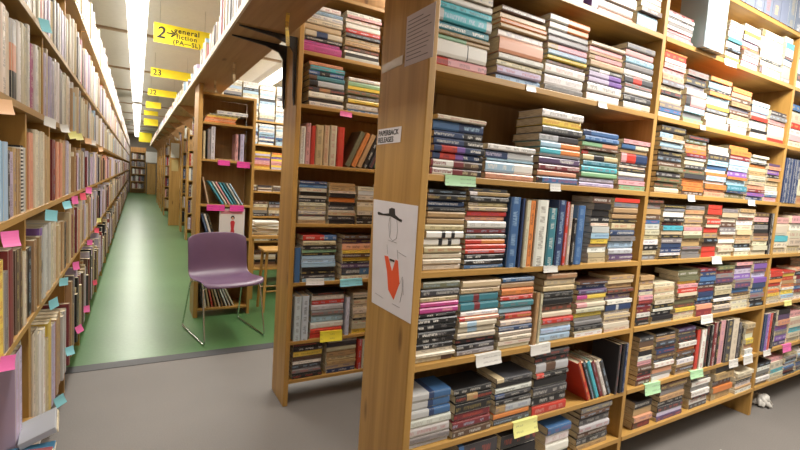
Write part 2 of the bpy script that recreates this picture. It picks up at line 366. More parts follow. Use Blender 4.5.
MAIN=[
('A',0,0.804,1.026,0.246,'p1.4 i2.4 g.6 t.6 T1.2 a1.7 a1 w1 i'),
('A',0,1.057,1.281,0.249,'l1 L1.2 c1 w1 e2.5 w1.2 t.8 o.8 c1 K'),
('A',0,1.291,1.516,0.275,'S1 w1.6 w1.4 K.7 y.6 l.8 p1 S1 S1 o1 w1'),
('A',0,1.528,1.746,0.229,'w1.6 w1.6 v1 v1 S.8 c1.2 p1 t.5 p1 i.7'),
('A',0,1.759,1.962,0.272,'w1.2 d1.1 w1 S.8 d1.2 w1 S1 l1 p1.1 S1'),
('A',1,2.032,2.213,0.294,'w1 b.8 S1 i1.5 d.8 c1 S1 e1.1 p1 p1 w.8 r1.1 o.3'),
('A',1,2.23,2.412,0.246,'g.9 S1 l1 p2 w1.2 S.8 d1 k.5 S1'),
('A',1,2.431,2.651,0.249,'w1.6 i1.6 S.8 y.8 w1 l.8 o.8 k.6 l1.5 o.9'),
('A',1,2.661,2.883,0.235,'w1.8 w1.2 c1 K.8 S.8 t1 K1 e1 o1'),
('A',1,2.894,3.1,0.2,'w1.2 k.6 w.8 s1 r.8 p.7 l1.5 w.8'),
('A',1,3.126,3.395,0.18,'r.9 i3 p1 S1 d1'),
('A',2,3.54,3.906,0.251,'i1 p1 w1 r1 i2 b1'),
('A',2,3.94,4.423,0.262,'w2 t1 o1 c1 w2'),
('A',2,4.463,5.087,0.275,'p1 i1 w1 w1 b2'),
('A',2,5.186,6.06,0.323,'w2 c1 t1 o1'),
('A',2,6.156,7.344,0.389,'w2 c1 t1 o1 b1'),
('B',0,0.815,1.031,0.194,'r1.1 r1.1 v1 v1 n1 n1 b1.4 i.7'),
('B',0,1.045,1.278,0.124,'e1 l1.7 l.3 n1.2 w.9'),
('B',0,1.294,1.526,0.277,'b1.2 e.9 m1 V1.2 S.4 a1 a1 s1.2 d1.2 y1.3 w1.2'),
('B',0,1.538,1.771,0.231,'L.9 L.9 g1 a1.1 T1 c1.1 G.8 K.6 g1 b1 b1.1'),
('B',0,1.785,1.99,0.218,'g1 p1 S.7 w1 d.7 i.5 d.5 e2 t.7 b1.1 p.9'),
('B',1,2.068,2.27,0.321,'i1 G1 G.8 d1 G1 K.8 d1 d1 S.5 l1 i.6 l1 d1.2'),
('B',1,2.288,2.483,0.289,'K.8 o1 o1 o.6 d1 G1 d.8 i1 s.6 m.7 o1 e1 G.8 d.8'),
('B',1,2.493,2.707,0.262,'e1 e.5 o1 w.6 l1 o.6 w.6 b.8 l1 d1.1 w.7 i1'),
('B',1,2.718,2.943,0.284,'G1 n.4 T1 l1 o.5 v1 l1 l1 m.8 o1 o.7'),
('B',1,2.955,3.164,0.254,'n1 v1 m.8 e1 c1 G.5 i1 t1 c1 o.7 k.6 w1 i.7'),
('B',1,3.177,3.435,0.223,'p1 b.5 w1 i1 c1 t.7 k.8 v1 e.8 V.6'),
('B',2,4.141,4.567,0.278,'t1 i2 S1 w1'),
('B',2,4.609,5.253,0.347,'p1 i1 w1 w1 b2'),
('B',2,5.303,6.423,0.324,'m1 i1 n1 w1 b2'),
('C',0,0.811,0.971,0.273,'i1 i.9 i.9 c1.1 w1.2 w1.2 c1 t1 t1 k.7 n1 k1 k.7'),
('C',0,0.98,1.17,0.285,'b.8 k1 k1 r.9 r.9 o.9 G1 m1 w1.4 e.8 r1 c.8 c.8 k1.1 t.8 d.6'),
('C',0,1.643,1.763,0.283,'c.8 c.8 w.9 t.5 y.8 l.9 s1 i.5 k1 k1 k1 K1'),
('C',0,1.777,1.958,0.284,'w.3 V.9 s1 l1.2 S.8 n1 c1.2 k.5 t.9 t1 S.8 r.7'),
('C',1,2.027,2.148,0.29,'S1 c.9 k.9 w1 c.8 i1 s1 b.7 K1 t1 S1 K.6'),
('C',1,2.165,2.348,0.267,'k.8 w.6 n1 n1 S1 k.7 c.9 a1 m.7 k1 w1.2 S.6 k.7'),
('C',1,2.357,2.538,0.269,'S1 S1 S.7 t1 t.8 G.7 i1 p.9 c.8 t1 c1 t1 S.9'),
('C',1,2.558,2.702,0.28,'r1 r1 K.8 k.8 t1 r1 i.6 r1 c.8 r1 r.8'),
('C',1,2.713,2.89,0.264,'i1 i1 i.8 w.8 t1 w.5 S1 K1 i1 c1 S.8'),
('C',1,2.901,3.092,0.27,'i1 w.6 k.9 c.8 t1 c1 i1 w1 K.6 i1 t.8'),
('C',1,3.105,3.299,0.253,'i1 i1 i1 t1 K.6 k.8 S1 k.6 p1 K1'),
('C',2,3.611,3.979,0.246,'c1 i1 a1 i2 p1'),
('C',2,4.013,4.455,0.255,'c1 i1 i1 w1 p1'),
('C',2,4.495,5.156,0.265,'c1 i1 k1 i2 r1'),
('C',2,5.205,5.964,0.28,'c1 i1 i1 w1 p1'),
('D',0,0.81,0.971,0.29,'i.9 i.7 i.5 k1 k1 k1.1 k1.1 k1 k.7 M1 M.8 c.9 d1.2 G1.2'),
('D',0,0.98,1.162,0.277,'S1 k1 k.9 i1 c1 i1 e.7 w.9 T1.4 T1.4 c1 c1.2'),
('D',0,1.171,1.343,0.278,'i.8 i.7 i.8 i.8 n.9 i1 r1 l1 T1.1 r.9 o1.2 t1 b.8'),
('D',0,1.399,1.583,0.283,'l1.3 l1.1 i.7 r1 i1 K1.2 k1.2 k1 c1 c1.1 t1'),
('D',0,1.596,1.788,0.24,'w.8 i.3 k1 S1 S.5 y1 i1 p1 i.6 y1 V1 n.9 K.6'),
('D',0,1.795,2.0,0.255,'i.8 i.8 i.8 c.8 i.7 n1.4 w.8 V1.2 K1 t.9 c.7 t.8'),
('D',1,2.039,2.153,0.244,'k.9 d1 w1 m1 m1 m.8 p1 i.8 V.5 c1 t1 t1'),
('D',1,2.161,2.344,0.199,'i.7 k1 k1 w.6 k1 i1 c.8 i.8 c1.1 i.9'),
('D',1,2.362,2.552,0.253,'c.7 i1 y.8 K.8 G1 K.7 i.8 r1 p.8 y.7 G1 G1.2'),
('D',1,2.562,2.727,0.261,'m1.4 e1 n.9 b.8 n1 m.7 K.7 n.8 b1 n1 m.8'),
('D',1,2.738,2.938,0.265,'S.8 i.8 k.8 w.6 k.7 c1 i.9 K.6 V1 S.9 m.8 G.8'),
('D',1,2.95,3.156,0.28,'i1 i.9 c.9 K.6 b1 V1 S.7 v1 L1 V.7 p.7'),
('D',1,3.169,3.394,0.291,'k1 k.7 S1 b1 n1 v1 L1 V.7 v1 K.6'),
('D',2,3.478,3.654,0.301,'i1 c1 y.8 o1 i.8 r1 o1 k.6 r1 r.8'),
('D',2,3.669,3.889,0.296,'i1 l1 y1.3 w.7 o1 t1 r1 y1 r.6'),
('D',2,4.092,4.582,0.285,'c1 i1 a1 i2 p1 k1'),
('D',2,4.623,5.302,0.271,'c1 i1 k1 i2 r1 k1'),
('E',0,0.802,0.978,0.197,'s.6 S1 s1.2 w1.1 l1.1 l1.1 l1.1'),
('E',0,0.991,1.17,0.18,'K1.2 m1.2 m1.2 k1.5 k1.2 k1'),
('E',0,1.185,1.382,0.191,'d1.1 o1.1 s1.6 k1 d1 w1.1 k1 d1'),
('E',0,1.387,1.59,0.278,'r1.4 k1.3 d1.3 k1.3 k.8 s1.4 k1 d.9'),
('E',1,2.095,2.212,0.241,'K1 m.8 k.8 K1 p.8 w.9 k1 t.6 K1 d.8'),
('E',1,2.229,2.407,0.245,'w1 S.6 e1 t.5 w1 d.8 K1 n1 d.8 d1 t1 k.7'),
('E',1,2.435,2.611,0.247,'i.7 K1 t.6 w1.1 d.8 K1 o1 w1.1 k.5 d1 d.8 V.8'),
('E',1,3.19,3.293,0.2,'w1.2 t1 y1 i1 t1 c1'),
('E',2,3.456,3.674,0.237,'n1 v1 S1 v1 e1 V1 k1'),
('E',2,4.237,4.703,0.148,'c1 i1 a1 i2 p1'),
('E',2,4.745,5.441,0.098,'c1 i1 k1 i2 r1'),
('F',0,1.493,1.642,0.159,'k.9 w1.3 w1.2 b1'),
('F',0,1.701,1.919,0.228,'t.7 d1.1 K1 s1.1 d1.2 K.8 S.9'),
('F',0,1.242,1.434,0.176,'k1 k1 d1'),
('F',0,1.022,1.216,0.191,'k1 b1 d1'),
('F',0,0.829,0.999,0.131,'k1 w1 d1'),
('F',1,2.114,2.265,0.144,'m1.1 e.8 t1 k1'),
('F',1,2.318,2.562,0.216,'V.7 L.6 d1 k.8 t.8 S1 K1'),
('F',1,2.623,2.823,0.226,'d1.1 w1.2 k.5 w1.2 S1 w1 d.8 t.8'),
('F',1,2.868,3.09,0.209,'t1.2 o.8 K1 t1 k.8'),
('F',1,3.127,3.359,0.129,'w1 t.5 w1.1 k.6 c1 i1'),
('F',2,3.454,3.778,0.094,'S1 w1 d.7 S1 w1 k1'),
('F',2,4.32,4.795,0.04,'c1 i1 a1 i2 p1'),
('Z1',0,0.905,1.054,0.054,'w1 i1 p1 i1'),
('Z1',0,1.077,1.261,0.059,'l1 w2 L1 w2'),
('Z1',0,1.329,1.463,0.132,'w1.6 b.6 l1 w1 i1'),
('Z1',0,1.552,1.787,0.142,'e.8 w1.4 w1.4 i1 p1'),
('Z1',0,1.815,1.97,0.156,'l3 K1 c1.2 p1 i1'),
('Z1',1,1.993,2.24,0.121,'p1 p1.1 p.9 w1 S1 w1 d.5 w1 m1'),
('Z1',1,2.551,2.698,0.197,'i.6 y.6 w1.1 k.6 w1.4 a.8 w1.3 L1 w1'),
('Z1',1,2.709,2.889,0.217,'L1.2 p1 S1 r.7 L1 w1 y.7 w1.2'),
('Z1',1,2.913,3.175,0.241,'w1.4 i1 k.4 w1.6 w2 w1.2'),
('Z1',1,3.201,3.309,0.261,'S1 c2 l1 k.5 w1.4 a1 w1'),
('Z1',2,3.526,3.81,0.229,'w1 k1 l2 p1'),
('Z1',2,3.843,4.277,0.23,'w1 i2 p1 l1'),
]
UNIT2=[
('a',0,0.768,0.989,0.257,'M1.6 M.6 d.8 i1.2 c1.2 i1 w1 l.8 w1'),
('a',0,1.007,1.23,0.316,'s.9 k.8 w.5 K1 t1.2 c.8 d1 r1 w1.3 w1 p.6 w1'),
('b',0,0.805,1.018,0.242,'w1 k.7 w1.3 d1 s1.3 T1 b1 a1 e.8'),
('b',0,1.036,1.25,0.197,'b.6 w1.4 y1 S1 G1.2 y.8 g1.2 w1'),
('d',0,0.78,0.945,0.242,'t.9 i.9 d.4 i1.2 c1 i.9 k1 i.6 k1 i1 b.9 n.8'),
('d',0,0.957,1.128,0.241,'k1 d1 c.9 i.4 d1.1 k.8 o1.1 k1 i.6 t1 t.9'),
('d',0,1.141,1.269,0.228,'k1 d1.1 i1 c1 i1 c.5 i1.1 s1 i1'),
('e',0,0.813,1.02,0.318,'l.9 d1 k1 k.9 l1 l1 l1 k.8 g.8 k1 c1.3 r1.5'),
('e',0,1.058,1.264,0.296,'i1 d1.8 V1 k.6 y.9 K1 y.7 e1.6 V1.2 K.9'),
('f',0,0.884,1.091,0.272,'r.9 r.9 w1.1 l1.2 S1 s1 r.8 w1 k.4'),
('f',0,1.15,1.273,0.254,'y1 i1 i1 k.4 c1 i1 i1 c1 k.4 i1'),
('g',0,0.788,0.969,0.21,'k1 S1 d1 w.6 K1 y1.2 k1 k.8'),
('g',0,0.995,1.192,0.214,'n.9 c1 t.8 c1 t1 i1 d1 s1'),
]
LEFTB=[
('R1',1.438,1.489,0.24,'w'),
('R1',1.489,1.595,0.234,'c'),
('R1',1.595,1.708,0.233,'i'),
('R1',1.708,1.772,0.222,'d'),
('R1',1.772,1.855,0.234,'w'),
('R1',1.855,1.948,0.25,'i'),
('R1',1.948,1.982,0.268,'w'),
('R1',1.982,2.052,0.217,'M'),
('R1',2.052,2.149,0.227,'w'),
('R1',2.376,2.54,0.251,'L'),
('R1',2.54,2.631,0.275,'w'),
('R1',2.631,2.73,0.248,'S'),
('R1',2.73,2.837,0.256,'w'),
('R1',2.837,2.995,0.266,'i'),
('R1',2.995,3.126,0.262,'L'),
('R3',1.423,1.494,0.213,'b'),
('R3',1.494,1.552,0.216,'i'),
('R3',1.552,1.661,0.219,'l'),
('R3',1.661,1.697,0.196,'k'),
('R3',1.697,1.762,0.192,'L'),
('R3',1.762,1.847,0.205,'t'),
('R3',1.847,1.925,0.215,'s'),
('R3',1.993,2.066,0.265,'e'),
('R3',2.066,2.254,0.28,'i'),
('R3',2.254,2.376,0.273,'t'),
('R3',2.456,2.572,0.263,'m'),
('R3',2.572,2.735,0.26,'e'),
('R3',2.735,2.883,0.277,'t'),
('R3',2.883,3.005,0.279,'L'),
('R3',3.005,3.138,0.269,'i'),
('R4',1.442,1.538,0.267,'t'),
('R4',1.538,1.603,0.269,'y'),
('R4',1.603,1.649,0.229,'S'),
('R4',1.649,1.765,0.283,'m'),
('R4',1.765,1.853,0.265,'K'),
('R4',1.853,1.901,0.244,'i'),
('R4',1.951,2.023,0.241,'k'),
('R4',2.023,2.163,0.259,'t'),
('R4',2.163,2.402,0.286,'s'),
('R4',2.402,2.545,0.274,'i'),
('R4',2.545,2.706,0.253,'c'),
('R4',2.706,2.814,0.25,'t'),
('R4',2.814,2.931,0.238,'k'),
('R5',1.75,1.84,0.461,'L'),
('R5',1.84,1.889,0.426,'i'),
('R5',2.033,2.135,0.487,'i'),
('R5',2.135,2.249,0.446,'w'),
('R5',2.249,2.349,0.376,'c'),
('R5',2.349,2.459,0.421,'y'),
('R5',2.459,2.58,0.373,'L'),
('R5',2.58,2.75,0.369,'t'),
('R5',2.75,2.945,0.334,'s'),
('R2',1.863,2.022,0.065,'w'),
('R2',2.022,2.152,0.12,'i'),
('R2',2.152,2.258,0.165,'p'),
('R2',2.281,2.401,0.179,'L'),
('R2',2.401,2.481,0.171,'c'),
('R2',2.481,2.597,0.196,'d'),
('R2',2.597,2.725,0.21,'w'),
('R2',2.725,2.868,0.216,'L'),
('R2',2.868,3.028,0.218,'i'),
]
TAGS=[
('m',0.933,1.21,1.365,0.146,0.04,'g'),
('m',1.391,1.21,1.362,0.067,0.034,'w'),
('m',1.217,1.21,1.699,0.054,0.028,'w'),
('m',1.621,1.21,1.699,0.062,0.031,'w'),
('m',2.394,1.21,1.691,0.055,0.028,'w'),
('m',2.366,1.21,1.376,0.073,0.039,'w'),
('m',3.003,1.21,1.356,0.096,0.039,'w'),
('m',2.695,1.21,1.048,0.117,0.044,'w'),
('m',1.408,1.21,1.03,0.091,0.032,'w'),
('m',1.124,1.21,0.716,0.137,0.05,'w'),
('m',1.394,1.21,0.72,0.126,0.046,'w'),
('m',2.668,1.21,0.732,0.139,0.051,'w'),
('m',1.349,1.21,0.406,0.153,0.069,'y'),
('m',2.223,1.21,0.396,0.222,0.064,'g'),
('m',2.635,1.21,0.408,0.17,0.047,'g'),
('m',3.043,1.21,0.416,0.125,0.051,'w'),
('m',3.225,1.21,0.44,0.134,0.059,'w'),
('m',3.477,1.21,0.445,0.117,0.041,'w'),
('m',3.777,1.21,0.442,0.196,0.058,'p'),
('m',3.692,1.21,0.741,0.126,0.034,'y'),
('m',2.581,1.21,2.014,0.137,0.038,'w'),
('u',0.896,2.447,0.733,0.109,0.035,'w'),
('u',1.123,2.447,0.721,0.145,0.043,'l'),
('u',1.013,2.447,0.412,0.14,0.062,'y'),
('u',1.031,2.447,1.7,0.074,0.028,'p'),
('t',0.666,4.279,1.433,0.1,0.044,'p'),
('t',0.832,4.279,1.447,0.113,0.054,'p'),
('t',0.61,4.279,1.058,0.149,0.053,'p'),
('t',0.788,4.279,1.065,0.121,0.054,'p'),
('l',-0.309,1.561,1.118,0.144,0.043,'p'),
('l',-0.309,2.243,1.117,0.206,0.044,'l'),
('l',-0.309,2.702,1.121,0.273,0.034,'l'),
('l',-0.309,3.071,1.124,0.313,0.044,'p'),
('l',-0.309,3.477,1.12,0.291,0.044,'r'),
('l',-0.309,3.9,1.14,0.444,0.05,'p'),
('l',-0.309,1.51,1.459,0.084,0.037,'o'),
('l',-0.309,2.223,1.477,0.198,0.034,'w'),
('l',-0.309,2.616,1.482,0.219,0.032,'w'),
('l',-0.309,2.895,1.468,0.195,0.03,'y'),
('l',-0.309,3.198,1.476,0.241,0.034,'y'),
('l',-0.309,3.771,1.478,0.341,0.034,'o'),
('l',-0.309,4.191,1.485,0.34,0.037,'w'),
('l',-0.309,5.016,1.461,0.496,0.036,'o'),
('l',-0.309,2.103,1.814,0.172,0.055,'l'),
('l',-0.309,1.553,0.778,0.156,0.041,'p'),
('l',-0.309,2.312,0.739,0.324,0.042,'l'),
('l',-0.309,2.623,0.761,0.162,0.034,'l'),
('l',-0.309,3.129,0.744,0.425,0.047,'p'),
('l',-0.309,4.003,0.746,0.474,0.038,'p'),
('l',-0.309,2.822,0.353,0.386,0.054,'l'),
('l',-0.309,2.431,0.261,0.339,0.051,'l'),
('l',-0.309,3.74,0.321,0.416,0.051,'p'),
('l',-0.309,3.24,0.334,0.36,0.044,'p'),
('l',-0.309,4.522,0.331,0.513,0.044,'r'),
('l',-0.309,4.689,0.753,0.548,0.044,'r'),
('l',-0.309,4.969,0.812,0.493,0.037,'y'),
]

YM, Y2, Y3, XL = 1.21, 2.447, 4.279, -.309

# ------------------------------------------------------------------ bookcase of paperbacks with the end panel
ZS = {'Z2': 2.33, 'Z1': 2.03, 'A': 1.684, 'B': 1.34, 'C': 1.02, 'D': .702, 'E': .399, 'F': .168}
XD = [.783, 2.003, 3.365, 4.62]       # centres of the uprights
bc = thing('bookcase', (.783, YM, 0), 'tall pine bookcase of stacked paperbacks with a drawing on its end panel', 'bookcase', 'pine bookcases')
board('end_panel', (.765, YM-.018, 0), (.794, 1.515, 2.62), WZ, bc, .004)
for x in XD[1:3]: board('divider', (x-.013, YM+.002, 0), (x+.013, 1.505, 2.62), WZ, bc)
board('end_panel', (4.607, YM-.018, 0), (4.636, 1.515, 2.62), WZ, bc, .004)
for a, b_ in zip(XD, XD[1:]):
    for z in ZS.values(): board('shelf', (a+.0135, YM, z-.011), (b_-.0135, 1.504, z+.011), WX, bc)
board('back_panel', (.796, 1.506, .08), (4.605, 1.512, 2.60), BACKP, bc, 0)
CTX = {'Z2': 'top shelf', 'Z1': 'second shelf down', 'A': 'third shelf down', 'B': 'fourth shelf down', 'C': 'fifth shelf down', 'D': 'sixth shelf down', 'E': 'seventh shelf down', 'F': 'bottom shelf'}
BAY = ['end panel', 'first divider', 'second divider']
cnt = {}
DARK = 'kkddKmntcScGVioe'
for row, bay, x0, x1, h, cs in MAIN:
    if bay == 2: continue
    x0 = max(x0, .80 if bay == 0 else 2.02); x1 = min(x1, 1.985 if bay == 0 else 3.345); h = min(h, {'A': .31, 'B': .312, 'C': .285, 'D': .283, 'E': .27, 'F': .20, 'Z1': .262}[row])
    cnt[row, bay] = cnt.get((row, bay), 0)+1
    stack(x0, x1, YM+(.004 if row != 'B' else .002), ZS[row]+.0112, h, cs, '%s pile past %s, %s' % (ordn(cnt[row, bay]), BAY[bay], CTX[row]), 'piled paperbacks on the %s of the tall bookcase' % CTX[row], True, OVER.get((row, bay, cnt[row, bay]), {}))
for row, z in ZS.items():        # the bay running out of the picture
    if row in ('Z2',): continue
    x = 3.395
    if row in 'BE': x = 3.60
    i = 0
    given = [m for m in MAIN if m[0] == row and m[1] == 2]
    while x < 4.40:
        i += 1; W = rnd.uniform(.17, .195)
        cs = given[min(i-1, len(given)-1)][5] if i <= 2 and given else ' '.join(rnd.choice('wicctkKdSmrnble')+'%.1f' % rnd.uniform(.7, 1.2) for _ in range(rnd.randint(8, 11)))
        stack(x, x+W, YM+.004, z+.0112, rnd.uniform(.2, .27) if row != 'F' else .15, cs, '%s pile past second divider, %s' % (ordn(i), CTX[row]), 'piled paperbacks on the %s of the tall bookcase' % CTX[row])
        x += W+.012
def upright(x, z, T, hh, ch, y=YM+.006, lean=0, label='', group='', D=.13, rz=0, kind='hardcover', vis=True, c=None):
    book(kind, hh, T-.0008, D, jit(c or PAL[ch][1], .08), 'up', (x, y, z+max(0, T*math.sin(lean))), rz, lean, label, group, vis)
g = 'upright books among the paperback piles, fifth shelf down'
z = ZS['C']+.0112
for (xa, xb, zt, ch, nm) in [(1.174, 1.226, 1.292, 'b', 'thick dusty blue hardcover'), (1.228, 1.244, 1.288, 'n', 'slim navy hardcover'), (1.246, 1.272, 1.283, 'i', 'ivory book with red lettering'), (1.274, 1.306, 1.282, 'o', 'orange-yellow book'),
                            (1.308, 1.371, 1.287, 'w', 'wide white book with red lettering'), (1.373, 1.420, 1.258, 'T', 'short dark teal book'), (1.422, 1.466, 1.29, 'n', 'tall navy book'), (1.468, 1.49, 1.285, 'r', 'thin red-topped book'),
                            (1.492, 1.514, 1.275, 'i', 'short ivory book'), (1.516, 1.538, 1.22, 'k', 'black book'), (1.54, 1.588, 1.273, 'b', 'wide blue book')]:
    upright(xa, z, xb-xa, zt-z, ch, YM-.006+rnd.uniform(0, .01), 0, nm+' standing in the row of blue books, fifth shelf down', g, .14)
z = ZS['E']+.0112
g = 'leaning books at the first divider'
for k, (ch, nm) in enumerate([('r', 'red-orange'), ('k', 'black'), ('a', 'aqua'), ('m', 'maroon'), ('w', 'white'), ('d', 'charcoal')]):
    upright(1.735+k*.0285, z+.0005, .024, .205-.003*k, ch, YM+.004, R(-27), nm+' book in the slanting row before the first divider, seventh shelf down', g, .13)
for k, (x, ch, nm) in enumerate([(1.915, 'd', 'grey'), (1.945, 'k', 'black'), (1.967, 'n', 'dark navy')]):
    upright(x, z, .02, .235, ch, YM-.004, 0, nm+' upright book against the first divider, seventh shelf down', g, .14)
for x, T, ch, nm, hh in [(2.618, .036, 'r', 'red', .225), (2.656, .05, 'w', 'white', .222), (2.708, .042, 'k', 'black', .236), (2.752, .03, 'k', 'slim black', .238), (2.784, .036, 'm', 'maroon', .25), (2.822, .03, 'k', 'thin black', .248), (2.854, .06, 'p', 'pink and grey', .252), (2.918, .075, 'd', 'thick grey', .25), (2.996, .07, 'i', 'broad ivory', .247), (3.07, .04, 'd', 'narrow charcoal', .22), (3.112, .03, 'k', 'short black', .2)]:
    upright(x, z, T, hh, ch, YM-.002+rnd.uniform(0, .01), 0, nm+' upright book past first divider, standing row, seventh shelf down', 'standing books on the seventh shelf', .14)
upright(1.352, ZS['D']+.0112, .022, .21, 't', YM+.004, 0, 'tan book upright between two piles, sixth shelf down', 'standing books on the sixth shelf', .13)
upright(1.375, ZS['D']+.0112, .018, .205, 'i', YM+.004, 0, 'thin ivory book standing upright between two piles, sixth shelf down', 'standing books on the sixth shelf', .13)
upright(3.308, ZS['C']+.0112, .036, .25, 'k', YM+.004, 0, 'black book standing at the second divider, fifth shelf down', 'standing books on the fifth shelf', .13)
upright(3.288, ZS['E']+.0112, .0, .2, 'k') if False else None
for k in range(5): upright(3.392+k*.04, ZS['B']+.0112, .038, .27, 'n', YM-.004, 0, '%s tall navy volume past second divider, fourth shelf down' % ordn(k+1), 'navy volumes', .16)
for x, ch, nm in [(3.40, 'n', 'navy'), (3.44, 'v', 'violet'), (3.475, 'r', 'red'), (3.525, 'k', 'thick black')]:
    upright(x, ZS['E']+.0112, .034, .24, ch, YM, 0, nm+' upright book past second divider, seventh shelf down', 'standing books past the second divider', .14)
for k in range(9): upright(2.46+k*.098, ZS['Z2']+.0112, .095, .27, 'S', YM-.004, 0, '%s large grey-blue volume along the top shelf' % ordn(k+1), 'large grey-blue volumes', .2, c=(.15, .17, .23))
upright(2.268, ZS['Z1']+.0112, .05, .262, 's', YM-.03, 0, 'tall pale blue box-like volume on the second shelf down', None, .13, c=(.34, .50, .54))
upright(2.32, ZS['Z1']+.0112, .13, .268, 'w', YM-.03, 0, 'tall white volume beside the pale blue one, second shelf down', None, .13)
upright(1.50, ZS['Z1']+.0112, .035, .25, 'v', YM, 0, 'violet book standing upright on the second shelf down', None, .14)
x = .82
while x < 2.4:                                                   # top shelf, above the frame
    if not (2.003-.05 < x < 2.02): upright(x, ZS['Z2']+.0112, .04, rnd.uniform(.2, .27), rnd.choice('wiScbm'), YM+.004, 0, 'upright book on the top shelf near the end panel', 'books on the top shelf', .15)
    x += .042
# big flat brown book and its neighbour sticking out in the fourth row
book('hardcover', .235, .02, .2, jit(PAL['y'][1]), 'lie', (1.20, YM-.03, ZS['B']+.0112+.305), 0, 0, 'x', '') if False else None

# ------------------------------------------------------------------ second bookcase, behind
Z2 = {'a0': 2.31, 'a': 1.985, 'b': 1.70, 'c': 1.376, 'd': 1.043, 'e': .706, 'f': .364, 'g': .135}
CT2 = {'a0': 'top shelf', 'a': 'second shelf down', 'b': 'third shelf down', 'c': 'fourth shelf down', 'd': 'fifth shelf down', 'e': 'sixth shelf down', 'f': 'seventh shelf down', 'g': 'bottom shelf'}
b2 = thing('bookcase', (.75, Y2, 0), 'pine bookcase with a knotty end post, behind the one with the drawing', 'bookcase', 'pine bookcases')
board('end_panel', (.736, Y2-.012, 0), (.764, Y2+.235, 2.5), WZ, b2, .004)
board('divider', (1.985, Y2, 0), (2.011, Y2+.235, 2.5), WZ, b2); board('end_panel', (3.25, Y2-.012, 0), (3.278, Y2+.235, 2.5), WZ, b2, .004)
for a, b_ in ((.7645, 1.9845), (2.0115, 3.2495)):
    for z in Z2.values(): board('shelf', (a, Y2, z-.010), (b_, Y2+.23, z+.010), WX, b2)
board('back_panel', (.766, Y2+.236, .1), (3.248, Y2+.242, 2.48), BACKP, b2, 0)
cnt = {}
for row, bay, x0, x1, h, cs in UNIT2:
    cnt[row] = cnt.get(row, 0)+1
    stack(x0, x1, Y2+.006, Z2[row]+.0102, min(h, .272), cs, '%s pile, %s, bookcase behind' % (ordn(cnt[row]), CT2[row]), 'piled books in the second bookcase')
for row, z in Z2.items():
    x = 1.39 if row == 'c' else 1.30
    while x < 3.05:
        W = rnd.uniform(.17, .2)
        if not (1.985-W < x < 2.02): stack(x, x+W, Y2+.006, z+.0102, rnd.uniform(.17, .25) if row != 'g' else .15, ' '.join(rnd.choice('wiccttkKdSmrnblGoy') for _ in range(9)), 'hidden', 'x', False)
        x += W+.012
z = Z2['c']+.0102; g = 'upright books in the second bookcase'
for x, T, zt, ch, nm in [(.772, .03, 1.59, 'w', 'black and white'), (.804, .027, 1.612, 'p', 'pinkish red'), (.833, .026, 1.60, 'r', 'red'), (.861, .045, 1.608, 'c', 'cream and orange'), (.908, .033, 1.612, 'c', 'narrow cream'), (.943, .043, 1.615, 'i', 'ivory'), (.99, .043, 1.612, 'r', 'bright red')]:
    upright(x, z, T, zt-z, ch, Y2+.004, 0, nm+' upright book, fourth shelf down, bookcase behind', g, .14)
for k, (ch, nm) in enumerate([('G', 'olive'), ('o', 'orange'), ('t', 'tan'), ('k', 'black'), ('d', 'charcoal'), ('g', 'pale green')]):
    upright(1.045+k*.038, z+.0005, .03, .225-.004*k, ch, Y2+.004, R(24), nm+' book leaning over, fourth shelf down, bookcase behind', g, .14)
z = Z2['e']+.0102
upright(.772, z, .034, .20, 'b', Y2+.004, 0, 'blue book upright by the post, sixth shelf down, bookcase behind', g, .14)
z = Z2['f']+.0102
for x, T, hh, nm in [(.785, .04, .26, 'first broad'), (.828, .042, .262, 'second broad'), (1.105, .022, .235, 'thin')]:
    upright(x, z, T, hh, 's', Y2+.002, 0, nm+' pale grey upright book, seventh shelf down, bookcase behind', g, .15, c=(.52, .57, .62))
z = Z2['g']+.0102
for k in range(3): upright(1.20+k*.03, z, .027, .19, 'rit'[k], Y2+.004, 0, ['red', 'ivory', 'tan'][k]+' upright book, bottom shelf, bookcase behind', g, .14)

# ------------------------------------------------------------------ long bookcases down the aisle
LZS = {'R5': .19, 'R4': .755, 'R3': 1.128, 'R1': 1.473, 'R2': 1.792, 'R0': 2.212}
LN = {'R0': 'top row', 'R2': 'second row down', 'R1': 'third row down', 'R3': 'fourth row down', 'R4': 'fifth row down', 'R5': 'bottom row'}
y = -.93; k = 0
while y < 25:
    if k > 0 or True:
        t = thing('bookcase', (XL, y, 0), ['pine bookcase at the near end of the long row with coloured slips', 'second pine bookcase along the long row facing the others'][k-1] if 0 < k < 3 else '%s bookcase along the long row by the wall' % ordn(k+1), 'bookcase', 'bookcases along the wall side')
        for j in range(4 if y > 22 else 3):
            yy = y+.8*j
            if abs(yy-2.27) < .01:
                for ya, hw, zA, zB in ((2.26, .012, 1.4845, 1.7805), (2.27, .010, 1.8035, 2.2), (1.945, .012, 1.1395, 1.4615), (2.415, .012, 1.1395, 1.4615), (1.925, .010, .7665, 1.1165), (1.99, .021, .2015, .7435)):
                    board('divider', (XL-.30, ya-hw, zA), (XL-.010, ya+hw, zB), WZ, t, .001)
                board('shelf', (XL-.31, y+.0115, .378), (XL+.02, 1.967, .400), WY, t, .001)
                continue
            board('divider', (XL-.31, yy-.0105, 0), (XL-(.006 if yy < 2.4 else .03), yy+.0105, 2.2), WZ, t, .001)
        for z in LZS.values(): board('shelf', (XL-.31, y+.0115, z-.011), (XL-(.03 if z < .3 else 0), y+2.388, z+.011), WY, t, .001)
        board('back_panel', (XL-.322, y-.0105, .1), (XL-.312, y+2.388, 2.2), BACKP, t, 0)
    y += 2.4; k += 1
COIL = [(q/36, (q+1)/36, 'kw'[q % 2]) for q in range(36)]
